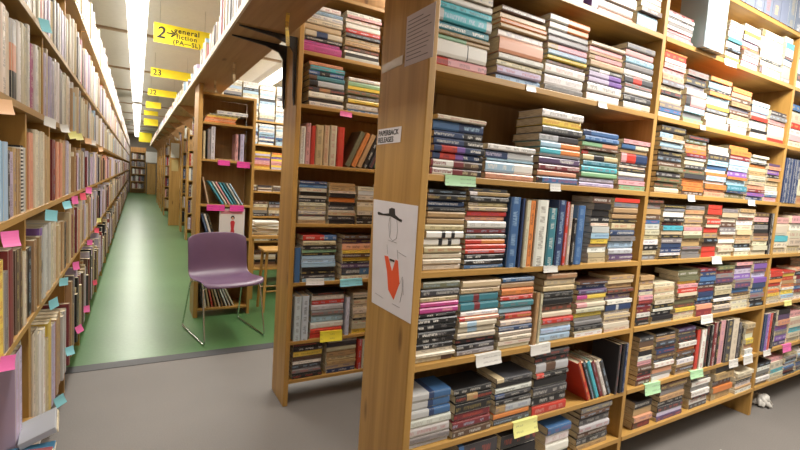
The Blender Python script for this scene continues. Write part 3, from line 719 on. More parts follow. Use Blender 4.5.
SPEC = {('R3', 1.847): COIL, ('R2', 2.481): COIL, ('R4', 2.163): [(0, .1, 'v'), (.1, .45, 's'), (.45, .62, 'k'), (.62, 1, 's')], ('R1', 1.708): [(0, .3, 's'), (.3, .65, 'e'), (.65, 1, 'k')]}
cnt = {}
for row, y0, y1, h, ch in LEFTB:
    if y0 < 1.4825: y0 = 1.4825
    y1 = min(y1, 3.056)
    if y1-y0 < .02: continue
    w_ = y1-y0; n_ = max(1, round(w_/.05)); z = LZS[row]+.0112
    near = row == 'R5' and y1 < 1.9
    if near: z = .4005; h = min(h, .31)
    for j in range(n_):
        cnt[row] = cnt.get(row, 0)+1
        T = w_/n_; cc = PAL[ch][1]
        hh = min(max(h, .15), {'R1': .295, 'R3': .32, 'R4': .345, 'R5': .48, 'R2': .37}[row])*(1-.03*(j % 2)*rnd.random())
        book('hardcover', hh, T-.001, .19, jit(cc, .16), 'up', (XL-(.004 if near else -.001)-rnd.uniform(0, .012), y0+T*j, z), R(90), 0, '%s book, %s from the aisle mouth, %s of the long row' % (PAL[ch][0], ordn(cnt[row]), LN[row]), 'books in the %s of the long aisle bookcase' % LN[row])
        if j == 0 and (row, y0) in SPEC: BOOKS[-1]['segs'] = SPEC[row, y0]
FILL = {'R0': 'wwwLLic', 'R2': 'wwwLLipicS', 'R1': 'wwLLiiicSlt', 'R3': 'iLLttmeStLwKkc', 'R4': 'iLttmKeSckmkLc', 'R5': 'tKtmLSckLKc'}
for row, z in LZS.items():
    gap = [1.38, 3.14]
    segs = []
    rows = [q for q in LEFTB if q[0] == row]
    if row == 'R5': rows.append(('R5', 1.36, 2.015))
    start = max([q[2] for q in rows], default=0)
    y = .3
    while y < 25.2:
        T = rnd.uniform(.024, .05)
        post = min(abs(((y+T/2-.67) % .8)), .8-abs(((y+T/2-.67) % .8)))
        clash = any(q[1]-.002 < y+T and y < q[2]+.002 for q in rows) or post < T/2+.013 or (row in ('R3', 'R4') and 1.912 < y+T and y < 1.958) or (row == 'R3' and 2.40 < y+T and y < 2.43) or (row == 'R5' and 1.966 < y+T and y < 2.014)
        if row == 'R3' and 1.5 < y < 1.4: clash = True
        if not clash:
            ch = rnd.choice(FILL[row]); hh = rnd.uniform(.20, .272) if row != 'R0' else rnd.uniform(.2, .3)
            if row in ('R2', 'R4', 'R5'): hh = rnd.uniform(.22, .31)
            if row == 'R5': hh = rnd.uniform(.25, .44)
            if y > .6 and rnd.random() < .93 or True:
                nm = cnt[row] = cnt.get(row, 0)+1
                book('hardcover', hh, T-.001, .19, jit(PAL[ch][1], .15), 'up', (XL+(.006 if y > 2.4 else 0)-rnd.uniform(0, .02)*(1 if rnd.random() < .85 else 2.5), y, z+.0112), R(90), 0, '%s book, %s from the aisle mouth, %s of the long row' % (PAL[ch][0], ordn(nm), LN[row]), 'books in the %s of the long aisle bookcase' % LN[row])
            y += T
        else: y += .01

# ------------------------------------------------------------------ the narrow bookcase with magenta labels
Z3 = [1.725, 1.404, 1.008, .70, .38, .07]
b3 = thing('bookcase', (.465, Y3, 0), 'narrow brown bookcase with magenta shelf labels behind the purple chair', 'bookcase', 'pine bookcases')
board('side_panel', (.447, Y3-.005, 0), (.483, Y3+.30, 2.0525), WZ, b3, .003); board('side_panel', (.905, Y3, 0), (.93, Y3+.30, 1.985), WZ, b3)
for z in Z3+[1.975]: board('shelf', (.4835, Y3, z-.01), (.9045, Y3+.295, z+.01), WX, b3)
board('back_panel', (.485, Y3+.296, .06), (.903, Y3+.30, 1.965), BACKP, b3, 0)
g = 'books in the narrow bookcase'
z = Z3[0]+.0102
for k, (x0, L, ch, nm, T) in enumerate([(.50, .26, 'o', 'bottom orange', .016), (.50, .25, 'e', 'salmon', .014), (.51, .25, 'o', 'upper orange', .016), (.52, .25, 'y', 'yellow', .014), (.545, .25, 'G', 'olive', .016), (.60, .26, 'w', 'white top', .03)]):
    book('paperback', L, T, .2, jit(PAL[ch][1]), 'lie', (x0, Y3+.02, z), 0, 0, nm+' book lying in the pile on the first shelf of the narrow bookcase', g); z += T+.0006
z = Z3[1]+.0102
for x, T, hh, ch, nm in [(.492, .02, .24, 'c', 'cream'), (.53, .022, .26, 'S', 'grey'), (.556, .034, .285, 's', 'pale grey'), (.76, .025, .24, 'p', 'pink-grey'), (.80, .035, .245, 'L', 'lilac')]:
    upright(x, z, T, hh, ch, Y3+.012, 0, nm+' upright book on the second shelf of the narrow bookcase', g, .17)
book('paperback', .22, .012, .17, jit(PAL['t'][1]), 'lie', (.60, Y3+.02, z), 0, 0, 'tan book lying flat between upright ones in the narrow bookcase', g)
z = Z3[2]+.0102
for k, (ch, nm) in enumerate([('c', 'cream'), ('a', 'first aqua'), ('w', 'first white'), ('p', 'pink'), ('a', 'second aqua'), ('T', 'teal'), ('w', 'second white'), ('l', 'pale blue')]):
    upright(.545 if k == 0 else .64+k*.028, z, .013, .24-.003*k, ch, Y3+.02, R(-12 if k == 0 else -32), nm+' thin book leaning on the third shelf of the narrow bookcase', g, .17)
z = Z3[3]+.0102
for k, (ch, nm) in enumerate([('n', 'navy'), ('w', 'white'), ('k', 'black')]):
    upright(.555+k*.024, z, .018, .23, ch, Y3+.02, R(-17), nm+' book leaning on the fourth shelf of the narrow bookcase', g, .17)
for zz, n_ in ((Z3[4]+.0102, 9), (Z3[5]+.0102, 10)):
    for k in range(n_):
        ch = 'kwcrtiKwsi'[k]
        upright(.515+k*.03, zz, .014, .225, ch, Y3+.02, R(-6-2.2*k), '%s leaning book, %s along the %s shelf of the narrow bookcase' % (PAL[ch][0], ordn(k+1), 'fifth' if zz > .2 else 'bottom'), g, .17)

# ------------------------------------------------------------------ rows of bookcases beyond
RZ = [1.93, 1.655, 1.37, 1.10, .80, .50, .20]
for k in range(12):
    ya = 5.5+1.22*k
    if abs(ya-11.6) < .01: continue
    xa = .81 if k < 7 else .66
    t = thing('bookcase', (xa, ya, 0), ['pine bookcase with white books beyond the work table'][0] if k == 0 else '%s pine bookcase past the narrow one, end on to the aisle' % ordn(k+1), 'bookcase', 'rows of bookcases beyond')
    board('end_panel', (xa-.014, ya-.01, 0), (xa+.014, ya+.27, 2.04), WZ, t, .002); board('end_panel', (xa+1.8, ya-.01, 0), (xa+1.828, ya+.27, 2.04), WZ, t, .002)
    for z in RZ: board('shelf', (xa+.0145, ya, z-.01), (xa+1.7995, ya+.26, z+.01), WX, t, 0)
    board('back_panel', (xa+.0145, ya+.262, .1), (xa+1.7995, ya+.268, 2.03), BACKP, t, 0)
    for q, z in enumerate(RZ):
        x = xa+.02
        if k == 0:
            j = 0
            while x < xa+1.6:
                j += 1; W = rnd.uniform(.17, .20)
                cs = {0: 'wiwlwiwlwSwkw', 1: 'wlwblwnwlw', 2: 'vpypoyLy', 3: 'SdKwi', 4: 'KkiSt', 5: 'kKtmi', 6: 'Kkt'}[q]
                stack(x, x+W, ya+.006, z+.0102, {0: .42, 1: .24, 2: .2, 3: .07, 4: .18, 5: .2, 6: .15}[q], ' '.join(rnd.sample(cs, len(cs))), '%s pile, %s shelf down, bookcase beyond the table' % (ordn(j), ordn(q+1)), 'piled books beyond the table', 1.1 < x < 1.62)
                x += W+.01
        else:
            while x < xa+1.7:
                T = rnd.uniform(.03, .05); ch = rnd.choice('wiiccttkKSmrnLp')
                book('hardcover', rnd.uniform(.19, .24), T-.001, .17, jit(PAL[ch][1]), 'up', (x, ya+.008+rnd.uniform(0, .01), z+.0102), 0, 0, '%s book on the %s shelf of the %s case beyond' % (PAL[ch][0], ordn(q+1), ordn(k+1)), 'far books', False)
                x += T
# panel that closes the end of one row
t = thing('end_board', (.74, 11.58, 0), 'plain wooden board closing a row of shelves, papers taped at its top', 'board')
board('panel', (.635, 11.56, 0), (.86, 11.60, 1.95), WZ, t)
PAPER = plain('white_paper', (.72, .70, .66), .7); 
board('taped_notice', (.66, 11.552, 1.55), (.83, 11.559, 1.88), PAPER, t, 0); board('tan_card', (.68, 11.552, 1.25), (.82, 11.559, 1.5), plain('tan_card', (.5, .38, .15), .7), t, 0)
# end of the aisle
t = thing('bookcase', (-.2, 25.2, 0), 'dark bookcase closing the far end of the aisle', 'bookcase')
board('side_panel', (-.268, 25.2, 0), (-.24, 25.5, 2.2), WZ, t); board('side_panel', (.35, 25.2, 0), (.38, 25.5, 2.2), WZ, t)
for z in (.2, .55, .9, 1.25, 1.6, 1.95): board('shelf', (-.24, 25.2, z), (.35, 25.5, z+.025), WX, t, 0)
board('back_panel', (-.24, 25.5, 0), (.35, 25.51, 2.2), BACKP, t, 0)
for z in (.225, .575, .925, 1.275, 1.625):
    x = -.22
    while x < .3:
        T = rnd.uniform(.04, .06); book('hardcover', rnd.uniform(.2, .28), T-.001, .2, jit(PAL[rnd.choice('kKSdmwi')][1]), 'up', (x, 25.21, z), 0, 0, 'far end book', 'far books', False); x += T
t = thing('end_board', (.6, 24.5, 0), 'tall wooden board at the far end of the aisle with a notice above', 'board')
board('panel', (.42, 24.5, 0), (.78, 24.54, 1.45), WZ, t); board('notice', (.36, 24.48, 1.5), (.85, 24.5, 2.0), PAPER, t, 0); board('post', (.46, 24.502, 1.4), (.5, 24.53, 2.0), WZ, t, 0)

# ------------------------------------------------------------------ overhead boards with books on them
for i, (ya, yb, xa, xb, zb) in enumerate([(-.6, 2.43, .405, .69, 2.055), (2.435, 5.98, .405, .69, 2.055), (5.985, 9.0, .40, .68, 2.055), (9.005, 12.0, .40, .68, 2.055), (12.005, 15.5, .40, .655, 2.055), (15.505, 19, .40, .655, 2.055)]):
    t = thing('overhead_shelf', (xa, ya, zb), ['wide brown board overhead at the end post, black bracket below it', 'wide brown board overhead resting on the narrow bookcase'][i] if i < 2 else '%s overhead board down the aisle, books on top' % ordn(i+1), 'overhead shelf', 'overhead boards along the aisle')
    board('plank', (xa+.012, ya, zb), (xb, yb, zb+.03), BOARDM, t, .002); board('edge_strip', (xa, ya, zb-.002), (xa+.0115, yb, zb+.033), EDGEM, t, .001)
    if i >= 2:
        for gy in [5.99+1.22*q for q in range(11)]:
            if ya-.01 < gy < yb-.05:
                m = MB(); m.prism([(.012, 0), (xb-xa, 0), (xb-xa, -.19)], -.011, .011, M=Matrix.Translation((0, gy-ya+.012, 0)) @ Matrix.Rotation(R(90), 4, 'X')); m.build('gusset', BOARDM, t, attrs=False)
    y = ya+.9 if i == 0 else ya+.02
    j = 0
    while y < yb-.05:
        T = rnd.uniform(.016, .04); j += 1; ch = rnd.choice('wwiLScpliwt')
        hh = rnd.uniform(.22, .29) if y < 3.05 else (rnd.uniform(.12, .2) if y < 4.2 else rnd.uniform(.07, .16))
        if y > 3.05 and rnd.random() < .15: y += .12; continue
        book('hardcover', hh, T-.001, .19, jit(PAL[ch][1]), 'up', (xa+.015+rnd.uniform(0, .015), y+T, zb+.0305), R(-90), 0, '%s book, %s along the %s overhead board' % (PAL[ch][0], ordn(j), ordn(i+1)), 'books standing on the overhead boards')
        y += T
BLACK = plain('black_bracket_paint', (.02, .02, .022), .45)
t = thing('shelf_bracket', (.733, 2.56, 2.053), 'black L-shaped metal bracket under the overhead board at the post', 'bracket')
for yo, nm in ((-.112, 'strap'), (.088, 'strap')):
    m = MB()
    m.prism([(-.30, 0), (0, 0), (0, -.35), (-.006, -.36), (-.014, -.30), (-.020, -.08), (-.045, -.045), (-.12, -.022), (-.30, -.004)], -.008, .008, M=Matrix.Translation((0, yo+.012, 0)) @ Matrix.Rotation(R(90), 4, 'X'))
    bev(m.build('strap', BLACK, t, attrs=False), .002)
for (x, y, z0, h, c, lb) in [(.585, 2.12, 2.053, .15, 'y', 'yellow paper strip hanging from the overhead board above the bracket'), (.56, 3.3, 2.053, .13, 'c', 'short cream slip hanging under the overhead board'), (.545, 4.05, 2.053, .10, 'c', 'cream slip hanging at the top of the narrow bookcase')]:
    m = MB(); n_ = 8
    for q in range(n_):
        a, b_ = q/n_, (q+1)/n_; f = lambda s: .012*math.sin(s*5)
        m.face([(-.009, f(a), -h*a), (-.009, f(b_), -h*b_), (.009, f(b_)+.004, -h*b_), (.009, f(a)+.004, -h*a)], c=PAL[c][1], t=(.2, .15, .1, 1), uv=[(a*h, .35), (b_*h, .35), (b_*h, .65), (a*h, .65)])
    o = m.build('paper_strip', COVER); o.location = (x, y, z0); sm = o.modifiers.new('s', 'SOLIDIFY'); sm.thickness = .0012; tag(o, lb, 'paper strip')

flush_books()

# ------------------------------------------------------------------ shelf labels
TC = {'g': ((.42, .68, .40), 'pale green'), 'w': ((.68, .66, .62), 'white'), 'y': ((.78, .76, .28), 'pale yellow'), 'l': ((.26, .62, .70), 'light blue'), 'p': ((.80, .16, .42), 'pink'), 'o': ((.75, .45, .25), 'peach'), 'r': ((.75, .10, .16), 'red-pink')}
tn = {}
for i, (kd, x, y, zt, wd, hh, c) in enumerate(TAGS):
    cc, cn = TC[c]
    if kd == 'u' and c == 'y': cc = (.85, .72, .06)
    if kd == 't': cc = (.72, .06, .34)
    m = MB(); n_ = 5
    if kd == 'l':
        wd = .046; hh = min(max(hh, .038), .046)
        a = R(rnd.uniform(32, 52))
    wd = min(wd, .15)
    if kd == 'm': wd *= .88; hh *= .85
    cur = rnd.uniform(.25, .55) if kd != 't' else 0.05
    pts = [(0.0, 0.0)]
    for q in range(n_): th_ = cur*(q/n_); pts.append((pts[-1][0]-math.sin(th_)*hh/n_, pts[-1][1]-math.cos(th_)*hh/n_))
    if kd != 'l': m.face([(-wd/2, .012, .0004), (-wd/2, 0, 0), (wd/2, 0, 0), (wd/2, .012, .0004)], c=cc)
    for q in range(n_):
        (a0, b0), (a1, b1) = pts[q], pts[q+1]
        u0_, u1_ = i*3.1, i*3.1+wd*.6
        m.face([(-wd/2, a0, b0), (-wd/2, a1, b1), (wd/2, a1, b1), (wd/2, a0, b0)], c=cc, t=(.08, .06, .08, (.6 if q in (1, 3) and kd != 'l' else 0)), uv=[(u0_, .2), (u0_, .8), (u1_, .8), (u1_, .2)])
    o = m.build('shelf_label', COVER); sm = o.modifiers.new('s', 'SOLIDIFY'); sm.thickness = .0008; sm.offset = 1
    key = (kd, c); tn[key] = tn.get(key, 0)+1
    if kd == 'l':
        o.rotation_euler = (R(rnd.uniform(-6, 6)), R(rnd.uniform(-14, 14)), R(90)-a); o.location = (XL+.002+.023*math.cos(R(90)-a), y, zt)
        row = min(LZS.items(), key=lambda kv: abs(kv[1]-zt+.01))[0]
        lb = '%s paper slip on the shelf edge under %s, %s of its colour along it' % (cn, LN[row], None)
        k3 = (kd, c, row); tn[k3] = tn.get(k3, 0)+1
        lb = '%s %s slip under the %s of the long row' % (ordn(tn[k3]), cn, LN[row])
        grp = 'coloured slips along the aisle shelves'
    else:
        yy = {'m': YM, 'u': Y2, 't': Y3}[kd]
        zs = {'m': ZS, 'u': Z2, 't': dict(enumerate(Z3))}[kd]
        row, zr = min(zs.items(), key=lambda kv: abs(kv[1]-zt))
        th2 = .0115 if kd == 'm' else .0105
        o.location = (x, yy-.0015, max(zt, zr-.004) if kd != 'm' else zr+th2); o.rotation_euler = (0, 0 if kd == 't' else R(rnd.uniform(-2, 2)), 0)
        if kd == 't': o.location.z = zr+.008
        k3 = (kd, c, row); tn[k3] = tn.get(k3, 0)+1
        if kd == 'm': lb = '%s %s paper slip over the edge of the %s, tall bookcase' % (ordn(tn[k3]), cn, CTX[row])
        elif kd == 'u': lb = '%s slip on the %s of the bookcase behind' % ({'y': 'bright yellow'}.get(c, cn), CT2[row])
        else: lb = '%s magenta label on the %s shelf of the narrow bookcase' % (['first', 'second'][tn[k3]-1], ordn(row+1))
        grp = {'m': 'paper slips on the tall bookcase', 'u': 'paper slips on the bookcase behind', 't': 'magenta labels on the narrow bookcase'}[kd]
    tag(o, lb, 'label', grp)

# ------------------------------------------------------------------ lettering helper
def text(body, size, loc, rot, mat, parent=None, name='lettering', align='LEFT', sp=1.0, sx=1.0, shear=0.0):
    c = bpy.data.curves.new(name, 'FONT'); c.body = body; c.size = size; c.extrude = .0004; c.align_x = align; c.space_character = sp; c.shear = shear; c.offset = size*.018
    o = bpy.data.objects.new(name, c); col.objects.link(o); c.materials.append(mat)
    o.location = loc; o.rotation_euler = rot; o.scale = (sx, 1, 1)
    bpy.context.view_layer.update(); me = bpy.data.meshes.new_from_object(o.evaluated_get(bpy.context.evaluated_depsgraph_get())); q = bpy.data.objects.new(name, me); col.objects.link(q)
    q.location, q.rotation_euler, q.scale = o.location, o.rotation_euler, o.scale; bpy.data.objects.remove(o)
    if parent: q.parent = parent
    return q
INK = plain('black_ink', (.02, .018, .016), .6)
SIGNY = plain('yellow_card', (.92, .74, .02), .55)
STRING = plain('clear_string', (.4, .38, .34), .4)
for i, (x0, x1, yy, zt, hh, tx) in enumerate([(.12, .61, 4.98, 2.665, .18, '2'), (.147, .645, 7.19, 2.66, .115, '23'), (.148, .60, 9.12, 2.66, .115, '22'), (.145, .422, 10.95, 2.66, .13, ''), (.13, .43, 12.73, 2.66, .11, ''), (.155, .506, 14.83, 2.66, .19, ''), (.056, .52, 21.15, 2.66, .38, '')]):
    t = thing('aisle_sign', (x0, yy, zt-hh), ['yellow hanging sign reading 2 general fiction (PA-SL)', 'second yellow hanging aisle sign, reading 23', 'third yellow hanging aisle sign, reading 22'][i] if i < 3 else '%s yellow sign hanging over the aisle, lettering too far to read' % ordn(i+1), 'sign', 'yellow signs over the aisle')
    m = MB(); m.box((0, 0, 0), (x1-x0, .004, hh)); cd = m.build('card', SIGNY, t, attrs=False)
    for xs in (.05, x1-x0-.05): m = MB(); m.tube([(xs, .002, hh), (xs, .002, 2.86-zt+hh)], .002, 6); m.build('hanging_string', STRING, t, attrs=False)
    if i == 0:
        text('2', .15, (.02, -.001, .045), (R(90), 0, 0), INK, cd, shear=.15); text('\u2192', .10, (.095, -.001, .07), (R(90), 0, 0), INK, cd)
        text('general', .066, (.17, -.001, .118), (R(90), 0, 0), INK, cd, sp=1.15); text('fiction', .058, (.19, -.001, .066), (R(90), 0, 0), INK, cd, sp=1.2); text('(PA\u2014SL)', .058, (.16, -.001, .012), (R(90), 0, 0), INK, cd, sp=1.15)
    elif tx:
        text(tx, .11, (.02, -.001, .02), (R(90), 0, 0), INK, cd)

# ------------------------------------------------------------------ papers on the end panel
XP = .7645
NX = (R(90), 0, R(-90))
LILACP = plain('pale_notice_paper', (.56, .50, .52), .6)
POSTW = plain('white_poster_paper', (.74, .72, .75), .4)
def sheet(name, corners, mat, label, cat, th=.0012):
    """sheet of paper on the end panel: corners (y, z)"""
    m = MB(); k = [(XP-th, y, z) for y, z in corners]; k2 = [(XP-.0002, y, z) for y, z in corners]; c0 = Vector((XP, *corners[0]))
    k = [tuple(Vector(p)-c0) for p in k]; k2 = [tuple(Vector(p)-c0) for p in k2]
    m.face(k); m.face(k2[::-1])
    for a in range(4): b_ = (a+1) % 4; m.face([k[b_], k[a], k2[a], k2[b_]])
    if label is None: return m, c0
    t = thing(name, c0, label, cat); return m.build('sheet', mat, t, attrs=False), c0
t, c0 = sheet('notice', [(1.342, 1.862), (1.174, 1.862), (1.172, 1.70), (1.338, 1.70)], LILACP, 'printed notice taped high on the end panel, pale sheet with lines of text', 'notice')
m = MB()
for k in range(11):
    yy = -.012; z = -.018-.0125*k; L = .14-(.05 if k in (0, 4, 9) else .01*(k % 3))
    m.box((-.0022, yy-L, z-.0022), (-.0013, yy, z))
m.build('printed_lines', plain('grey_print', (.16, .15, .16), .6), t, attrs=False)
sheet('tape_label', [(1.50, 1.735), (1.352, 1.742), (1.352, 1.712), (1.50, 1.705)], plain('clear_tape', (.42, .33, .24), .15), 'strip of shiny clear tape beside the printed notice', 'tape')
t, c0 = sheet('shelf_title', [(1.502, 1.505), (1.332, 1.505), (1.334, 1.452), (1.502, 1.450)], POSTW, 'small white title label reading PAPERBACK RELEASES on the end panel', 'label')
text('PAPERBACK', .026, (-.0016, -.006, -.025), NX, INK, t, sx=1.05); text('RELEASES', .026, (-.0016, -.006, -.049), NX, INK, t, sx=1.05)
t, c0 = sheet('poster', [(1.505, 1.249), (1.195, 1.247), (1.192, .868), (1.470, .866)], POSTW, 'white poster with a line drawing, black hat and orange-red swimsuit shape', 'poster')
def poly(name, pts, mat, th=.0022):
    m = MB(); m.prism(pts, .0013, th, M=Matrix(((0, 0, -1, 0), (-1, 0, 0, 0), (0, 1, 0, 0), (0, 0, 0, 1)))); o = m.build(name, mat, t, attrs=False); return o
RED = plain('orange_red_print', (.80, .10, .03), .5)
# coordinates: across from the sheet's far edge, down from its top
poly('swimsuit', [(.113, -.193), (.14, -.192), (.174, -.239), (.194, -.194), (.209, -.195), (.229, -.268), (.197, -.332), (.156, -.307), (.139, -.246)], RED)
poly('hat', [(.04, -.047), (.048, -.043), (.085, -.047), (.126, -.042), (.126, -.026), (.145, -.021), (.165, -.023), (.170, -.043), (.200, -.053), (.218, -.055), (.217, -.064), (.190, -.060), (.14, -.051), (.085, -.053), (.045, -.054)], INK)
m = MB()
Q = lambda a, b_: (-.0018, -a, b_)
for ln in ([(.134, -.055), (.13, -.08), (.14, -.123), (.165, -.133), (.189, -.122), (.194, -.094), (.184, -.058)], [(.133, -.135), (.191, -.137)], [(.14, -.05), (.146, -.10), (.143, -.12)], [(.126, -.152), (.135, -.184)], [(.20, -.16), (.209, -.19)], [(.209, -.166), (.261, -.173)], [(.23, -.27), (.245, -.242), (.25, -.29), (.24, -.33)], [(.25, -.25), (.258, -.30)], [(.06, -.342), (.122, -.346)], [(.19, -.348), (.24, -.348)]):
    m.tube([Q(*p) for p in ln], .0007, 5)
m.build('sketched_lines', plain('pencil_grey', (.28, .27, .28), .6), t, attrs=False)
m = MB(); m.box((-.0030, -.187, -.204), (-.0022, -.153, -.197)); m.build('dark_bow', INK, t, attrs=False)

# ------------------------------------------------------------------ purple chair
PUR = plain('purple_moulded_plastic', (.120, .064, .122), .36)
CHR = plain('chrome_rod', (.72, .72, .72), .18, 1.0)
ch = thing('chair', (.635, 3.83, 0), 'purple moulded plastic chair on a thin chrome sled frame', 'chair', None, R(11))
m = MB(); m.smooth = True
prof = [(-.245, .425), (-.235, .447), (-.20, .455), (-.12, .448), (-.03, .438), (.06, .434), (.12, .442), (.165, .475), (.188, .53), (.20, .60), (.21, .68), (.222, .75), (.232, .79), (.236, .80)]
nW = 16
def shell(i, j):
    y, z = prof[i]; s = -1+2*j/nW; tpar = i/(len(prof)-1)
    hw = .245 if i < 8 else .243
    if i >= len(prof)-3: hw -= [.0, .006, .022][i-(len(prof)-3)]
    if i < 2: hw -= [.03, .008][i]
    e = abs(s)**3
    back = max(0, min(1, (i-5)/4))
    return (s*hw, y-back*.035*e+(.0 if i > 2 else .02*e), z+(1-back)*.022*e*(1 if i > 1 else .3)-(0.0 if i < len(prof)-3 else .012*abs(s)**4*(i-len(prof)+4)))
G = [[shell(i, j) for j in range(nW+1)] for i in range(len(prof))]
m.v = [p for r_ in G for p in r_]
for i in range(len(prof)-1):
    for j in range(nW):
        a = i*(nW+1)+j; m.f.append((a, a+1, a+nW+2, a+nW+1)); m.mi.append(0)
o = m.build('seat_shell', PUR, ch, attrs=False); s1 = o.modifiers.new('s', 'SOLIDIFY'); s1.thickness = .009; s1.offset = 0; s2 = o.modifiers.new('d', 'SUBSURF'); s2.levels = s2.render_levels = 2
def rounded(pts, r=.03, n=5):
    pts = [Vector(p) for p in pts]; out = [pts[0]]
    for a, b_, c in zip(pts, pts[1:], pts[2:]):
        u1 = (a-b_).normalized(); u2 = (c-b_).normalized(); p, q = b_+u1*r, b_+u2*r
        for k in range(n+1):
            s = k/n; out.append(p*(1-s)**2+b_*2*s*(1-s)+q*s*s)
    return out+[pts[-1]]
for sx in (-1, 1):
    m = MB(); m.smooth = True
    m.tube(rounded([(sx*.17, -.14, .425), (sx*.225, -.16, .425), (sx*.235, -.26, .0085), (sx*.235, .30, .0085), (sx*.215, .17, .418), (sx*.17, .12, .418)], .035), .0065, 10)
    m.build('sled_leg', CHR, ch, attrs=False)
m = MB(); m.tube([(-.17, -.14, .425), (.17, -.14, .425)], .006, 8); m.tube([(-.17, .12, .418), (.17, .12, .418)], .006, 8); m.build('cross_rod', CHR, ch, attrs=False)

# ------------------------------------------------------------------ work table, papers, stool, swivel chair
t = thing('table', (1.0, 4.75, 0), 'wooden work table loaded with papers behind the purple chair', 'table')
board('table_top', (1.0, 4.75, .64), (2.1, 5.35, .67), WX, t)
for x, y in ((1.02, 4.77), (2.04, 4.77), (1.02, 5.29), (2.04, 5.29)): board('leg', (x, y, 0), (x+.045, y+.045, .64), WZ, t)
board('lower_shelf', (1.03, 4.8, .30), (2.06, 5.3, .318), WX, t)
for k in range(16):
    cl = [(.7, .68, .62), (.68, .6, .42), (.75, .73, .7), (.5, .4, .28)][k % 4]
    m = MB(); T = rnd.uniform(.008, .016); m.box((-.14, -.11, 0), (.14, .11, T), c=cl); o = m.build('document', COVER)
    px = 1.19+.012*(k % 3) if k < 9 else 1.50; z = .6705+.0165*(k if k < 9 else k-9); o.location = (px, 4.93+rnd.uniform(-.02, .02), z); o.rotation_euler = (0, 0, R(rnd.uniform(-12, 12)))
    bev(o, .002); tag(o, '%s %s sheaf up in the %s pile on the work table' % (ordn((k if k < 9 else k-9)+1), ['white', 'cream', 'bright white', 'tan'][k % 4], 'first' if k < 9 else 'second'), 'papers', 'papers on the work table')
for k in range(12):
    m = MB(); cl = PAL['tKkiwKtcKdit'[k]][1]; m.box((-.11, -.08, 0), (.11, .08, .026), c=cl); o = m.build('folder', COVER); q = k % 6
    o.location = (1.21+.27*(k//6), 4.96, .3185+.0268*q); o.rotation_euler = (0, 0, R(rnd.uniform(-9, 9))); bev(o, .002)
    tag(o, '%s %s item up in the %s pile under the table' % (ordn(q+1), PAL['tKkiwKtcKdit'[k]][0], ['first', 'second'][k//6]), 'folder', 'things stacked under the work table')
t = thing('stool', (1.16, 4.36, 0), 'wooden stool between the purple chair and the knotty post', 'stool')
board('seat', (1.04, 4.25, .58), (1.32, 4.50, .605), WX, t, .006)
for sx in (-1, 1):
    for sy in (-1, 1):
        m = MB(); m.tube([(.02+sx*.10, .015+sy*.085, .58), (.02+sx*.125, .015+sy*.11, 0)], .014, 10); m.build('leg', WZ, t, attrs=False)
for yr in (-.09, .115): m = MB(); m.tube([(-.085, yr, .2), (.125, yr, .2)], .008, 8); m.build('rung', WX, t, attrs=False)
BPL = plain('black_plastic', (.02, .02, .022), .4)
t = thing('swivel_chair', (1.44, 4.0, 0), 'black swivel chair foot showing beside the knotty post', 'chair')
for k in range(5):
    a = R(72*k+20); m = MB(); m.tube([(0, 0, .10), (.26*math.cos(a), .26*math.sin(a), .065)], [.022, .013], 8); ft = m.build('foot', BPL, t, attrs=False)
    m = MB(); m.tube([(.26*math.cos(a)-.012, .26*math.sin(a), .026), (.26*math.cos(a)+.012, .26*math.sin(a), .026)], .026, 12); m.build('caster', BPL, ft, attrs=False)
m = MB(); m.tube([(0, 0, .07), (0, 0, .43)], .02, 12); m.build('column', BPL, t, attrs=False)
m = MB(); m.tube([(0, 0, .43), (0, 0, .45), (0, 0, .48), (0, 0, .49)], [.17, .21, .21, .18], 24); m.build('seat', BPL, t, attrs=False)

# ------------------------------------------------------------------ magazine with a woman in red, and things at the foot of the long row
t = thing('magazine', (.672, Y3+.012, Z3[3]+.0105), 'magazine facing out, woman in a red dress on its white cover', 'magazine')
m = MB(); m.box((-.028, 0, 0), (.19, .006, .275), c=(.68, .64, .62)); m.build('cover', COVER, t)
m = MB(); m.prism([(.062, 0.02), (.112, .02), (.098, .09), (.106, .15), (.096, .165), (.076, .165), (.066, .15), (.074, .09)], 0, .001, M=Matrix.Translation((0, -.0002, 0)) @ Matrix.Rotation(R(90), 4, 'X')); m.build('red_dress', plain('red_print', (.5, .03, .04), .5), t, attrs=False)
m = MB(); m.prism([(.086+.011*math.cos(k*.7), .185+.014*math.sin(k*.7)) for k in range(9)], 0, .001, M=Matrix.Translation((0, -.0002, 0)) @ Matrix.Rotation(R(90), 4, 'X')); m.build('face', plain('skin_print', (.45, .25, .17), .5), t, attrs=False)
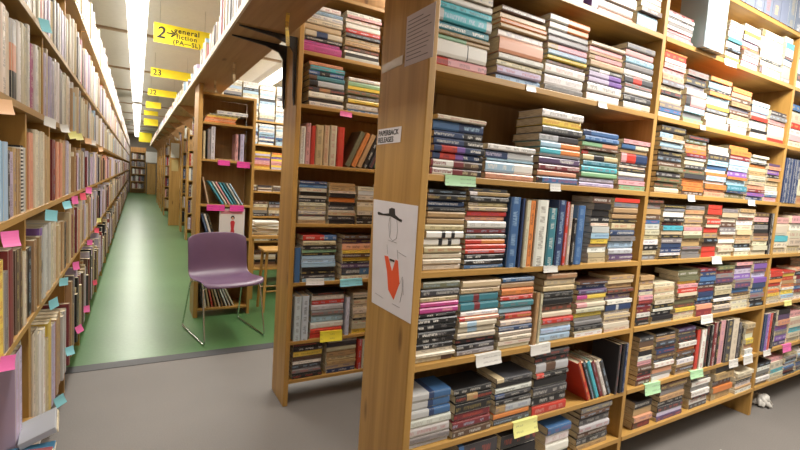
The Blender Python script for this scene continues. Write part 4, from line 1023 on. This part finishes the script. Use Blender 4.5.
m = MB(); m.prism([(.072, .175), (.069, .195), (.078, .210), (.094, .210), (.103, .195), (.101, .175), (.097, .19), (.09, .198), (.08, .196), (.075, .188)], .0002, .0014, M=Matrix.Translation((0, -.0002, 0)) @ Matrix.Rotation(R(90), 4, 'X')); m.build('dark_hair', INK, t, attrs=False)
m = MB(); m.box((-.015, -.0012, .225), (.17, -.0002, .258)); m.build('masthead', plain('pink_print', (.6, .25, .28), .5), t, attrs=False)

def slab(name, lo, hi, c, rot, loc, label, cat, c2=None):
    m = MB(); m.box(lo, hi, c=c)
    t = thing(name, loc, label, cat); t.rotation_euler = rot
    bev(m.build('cover', COVER, t), .002)
    m = MB(); e = .004; m.box((lo[0]+e*.2, lo[1]+e*.2, lo[2]-.0001), (hi[0]+.002, hi[1]-e, lo[2]+(hi[2]-lo[2])*.5)); m.build('page_block', PAGES, t, attrs=False)
    return t
slab('magazine', (-.065, -.12, 0), (.065, .12, .010), (.05, .19, .34), (0, 0, R(2)), (-.275, 1.625, .4005), 'blue glossy magazine lying flat over the foot of the long row', 'magazine')
slab('magazine', (-.055, -.08, 0), (.055, .08, .010), (.26, .05, .06), (0, 0, R(-8)), (-.28, 1.62, .411), 'dark red and blue magazine lying across the blue one', 'magazine')
slab('open_book', (-.05, -.075, 0), (.05, .075, .02), (.40, .42, .46), (0, R(-20), R(6)), (-.262, 1.80, .428), 'grey-covered book sliding out over the shelf edge', 'book')
m = MB(); m.smooth = True
rr = random.Random(3)
for k in range(7):
    a = k*.9; m.tube([(.06*math.cos(a), .06*math.sin(a), .012), (.02*math.cos(a+2), .02*math.sin(a+2), .05+.01*rr.random()), (.07*math.cos(a+2.6), .05*math.sin(a+2.6), .016)], [.010, .026, .008], 7)
o = m.build('crumpled_bag', plain('white_film', (.55, .52, .48), .35), attrs=False); o.location = (3.62, 1.25, 0); tag(o, 'crumpled white plastic bag on the floor beyond the second divider', 'bag')
m = MB(); m.box((-.012, -.01, 0), (.012, .01, .002)); o = m.build('paper_scrap', PAPER, attrs=False); o.location = (2.72, 1.08, 0); tag(o, 'tiny white scrap of paper on the grey floor', 'paper scrap')
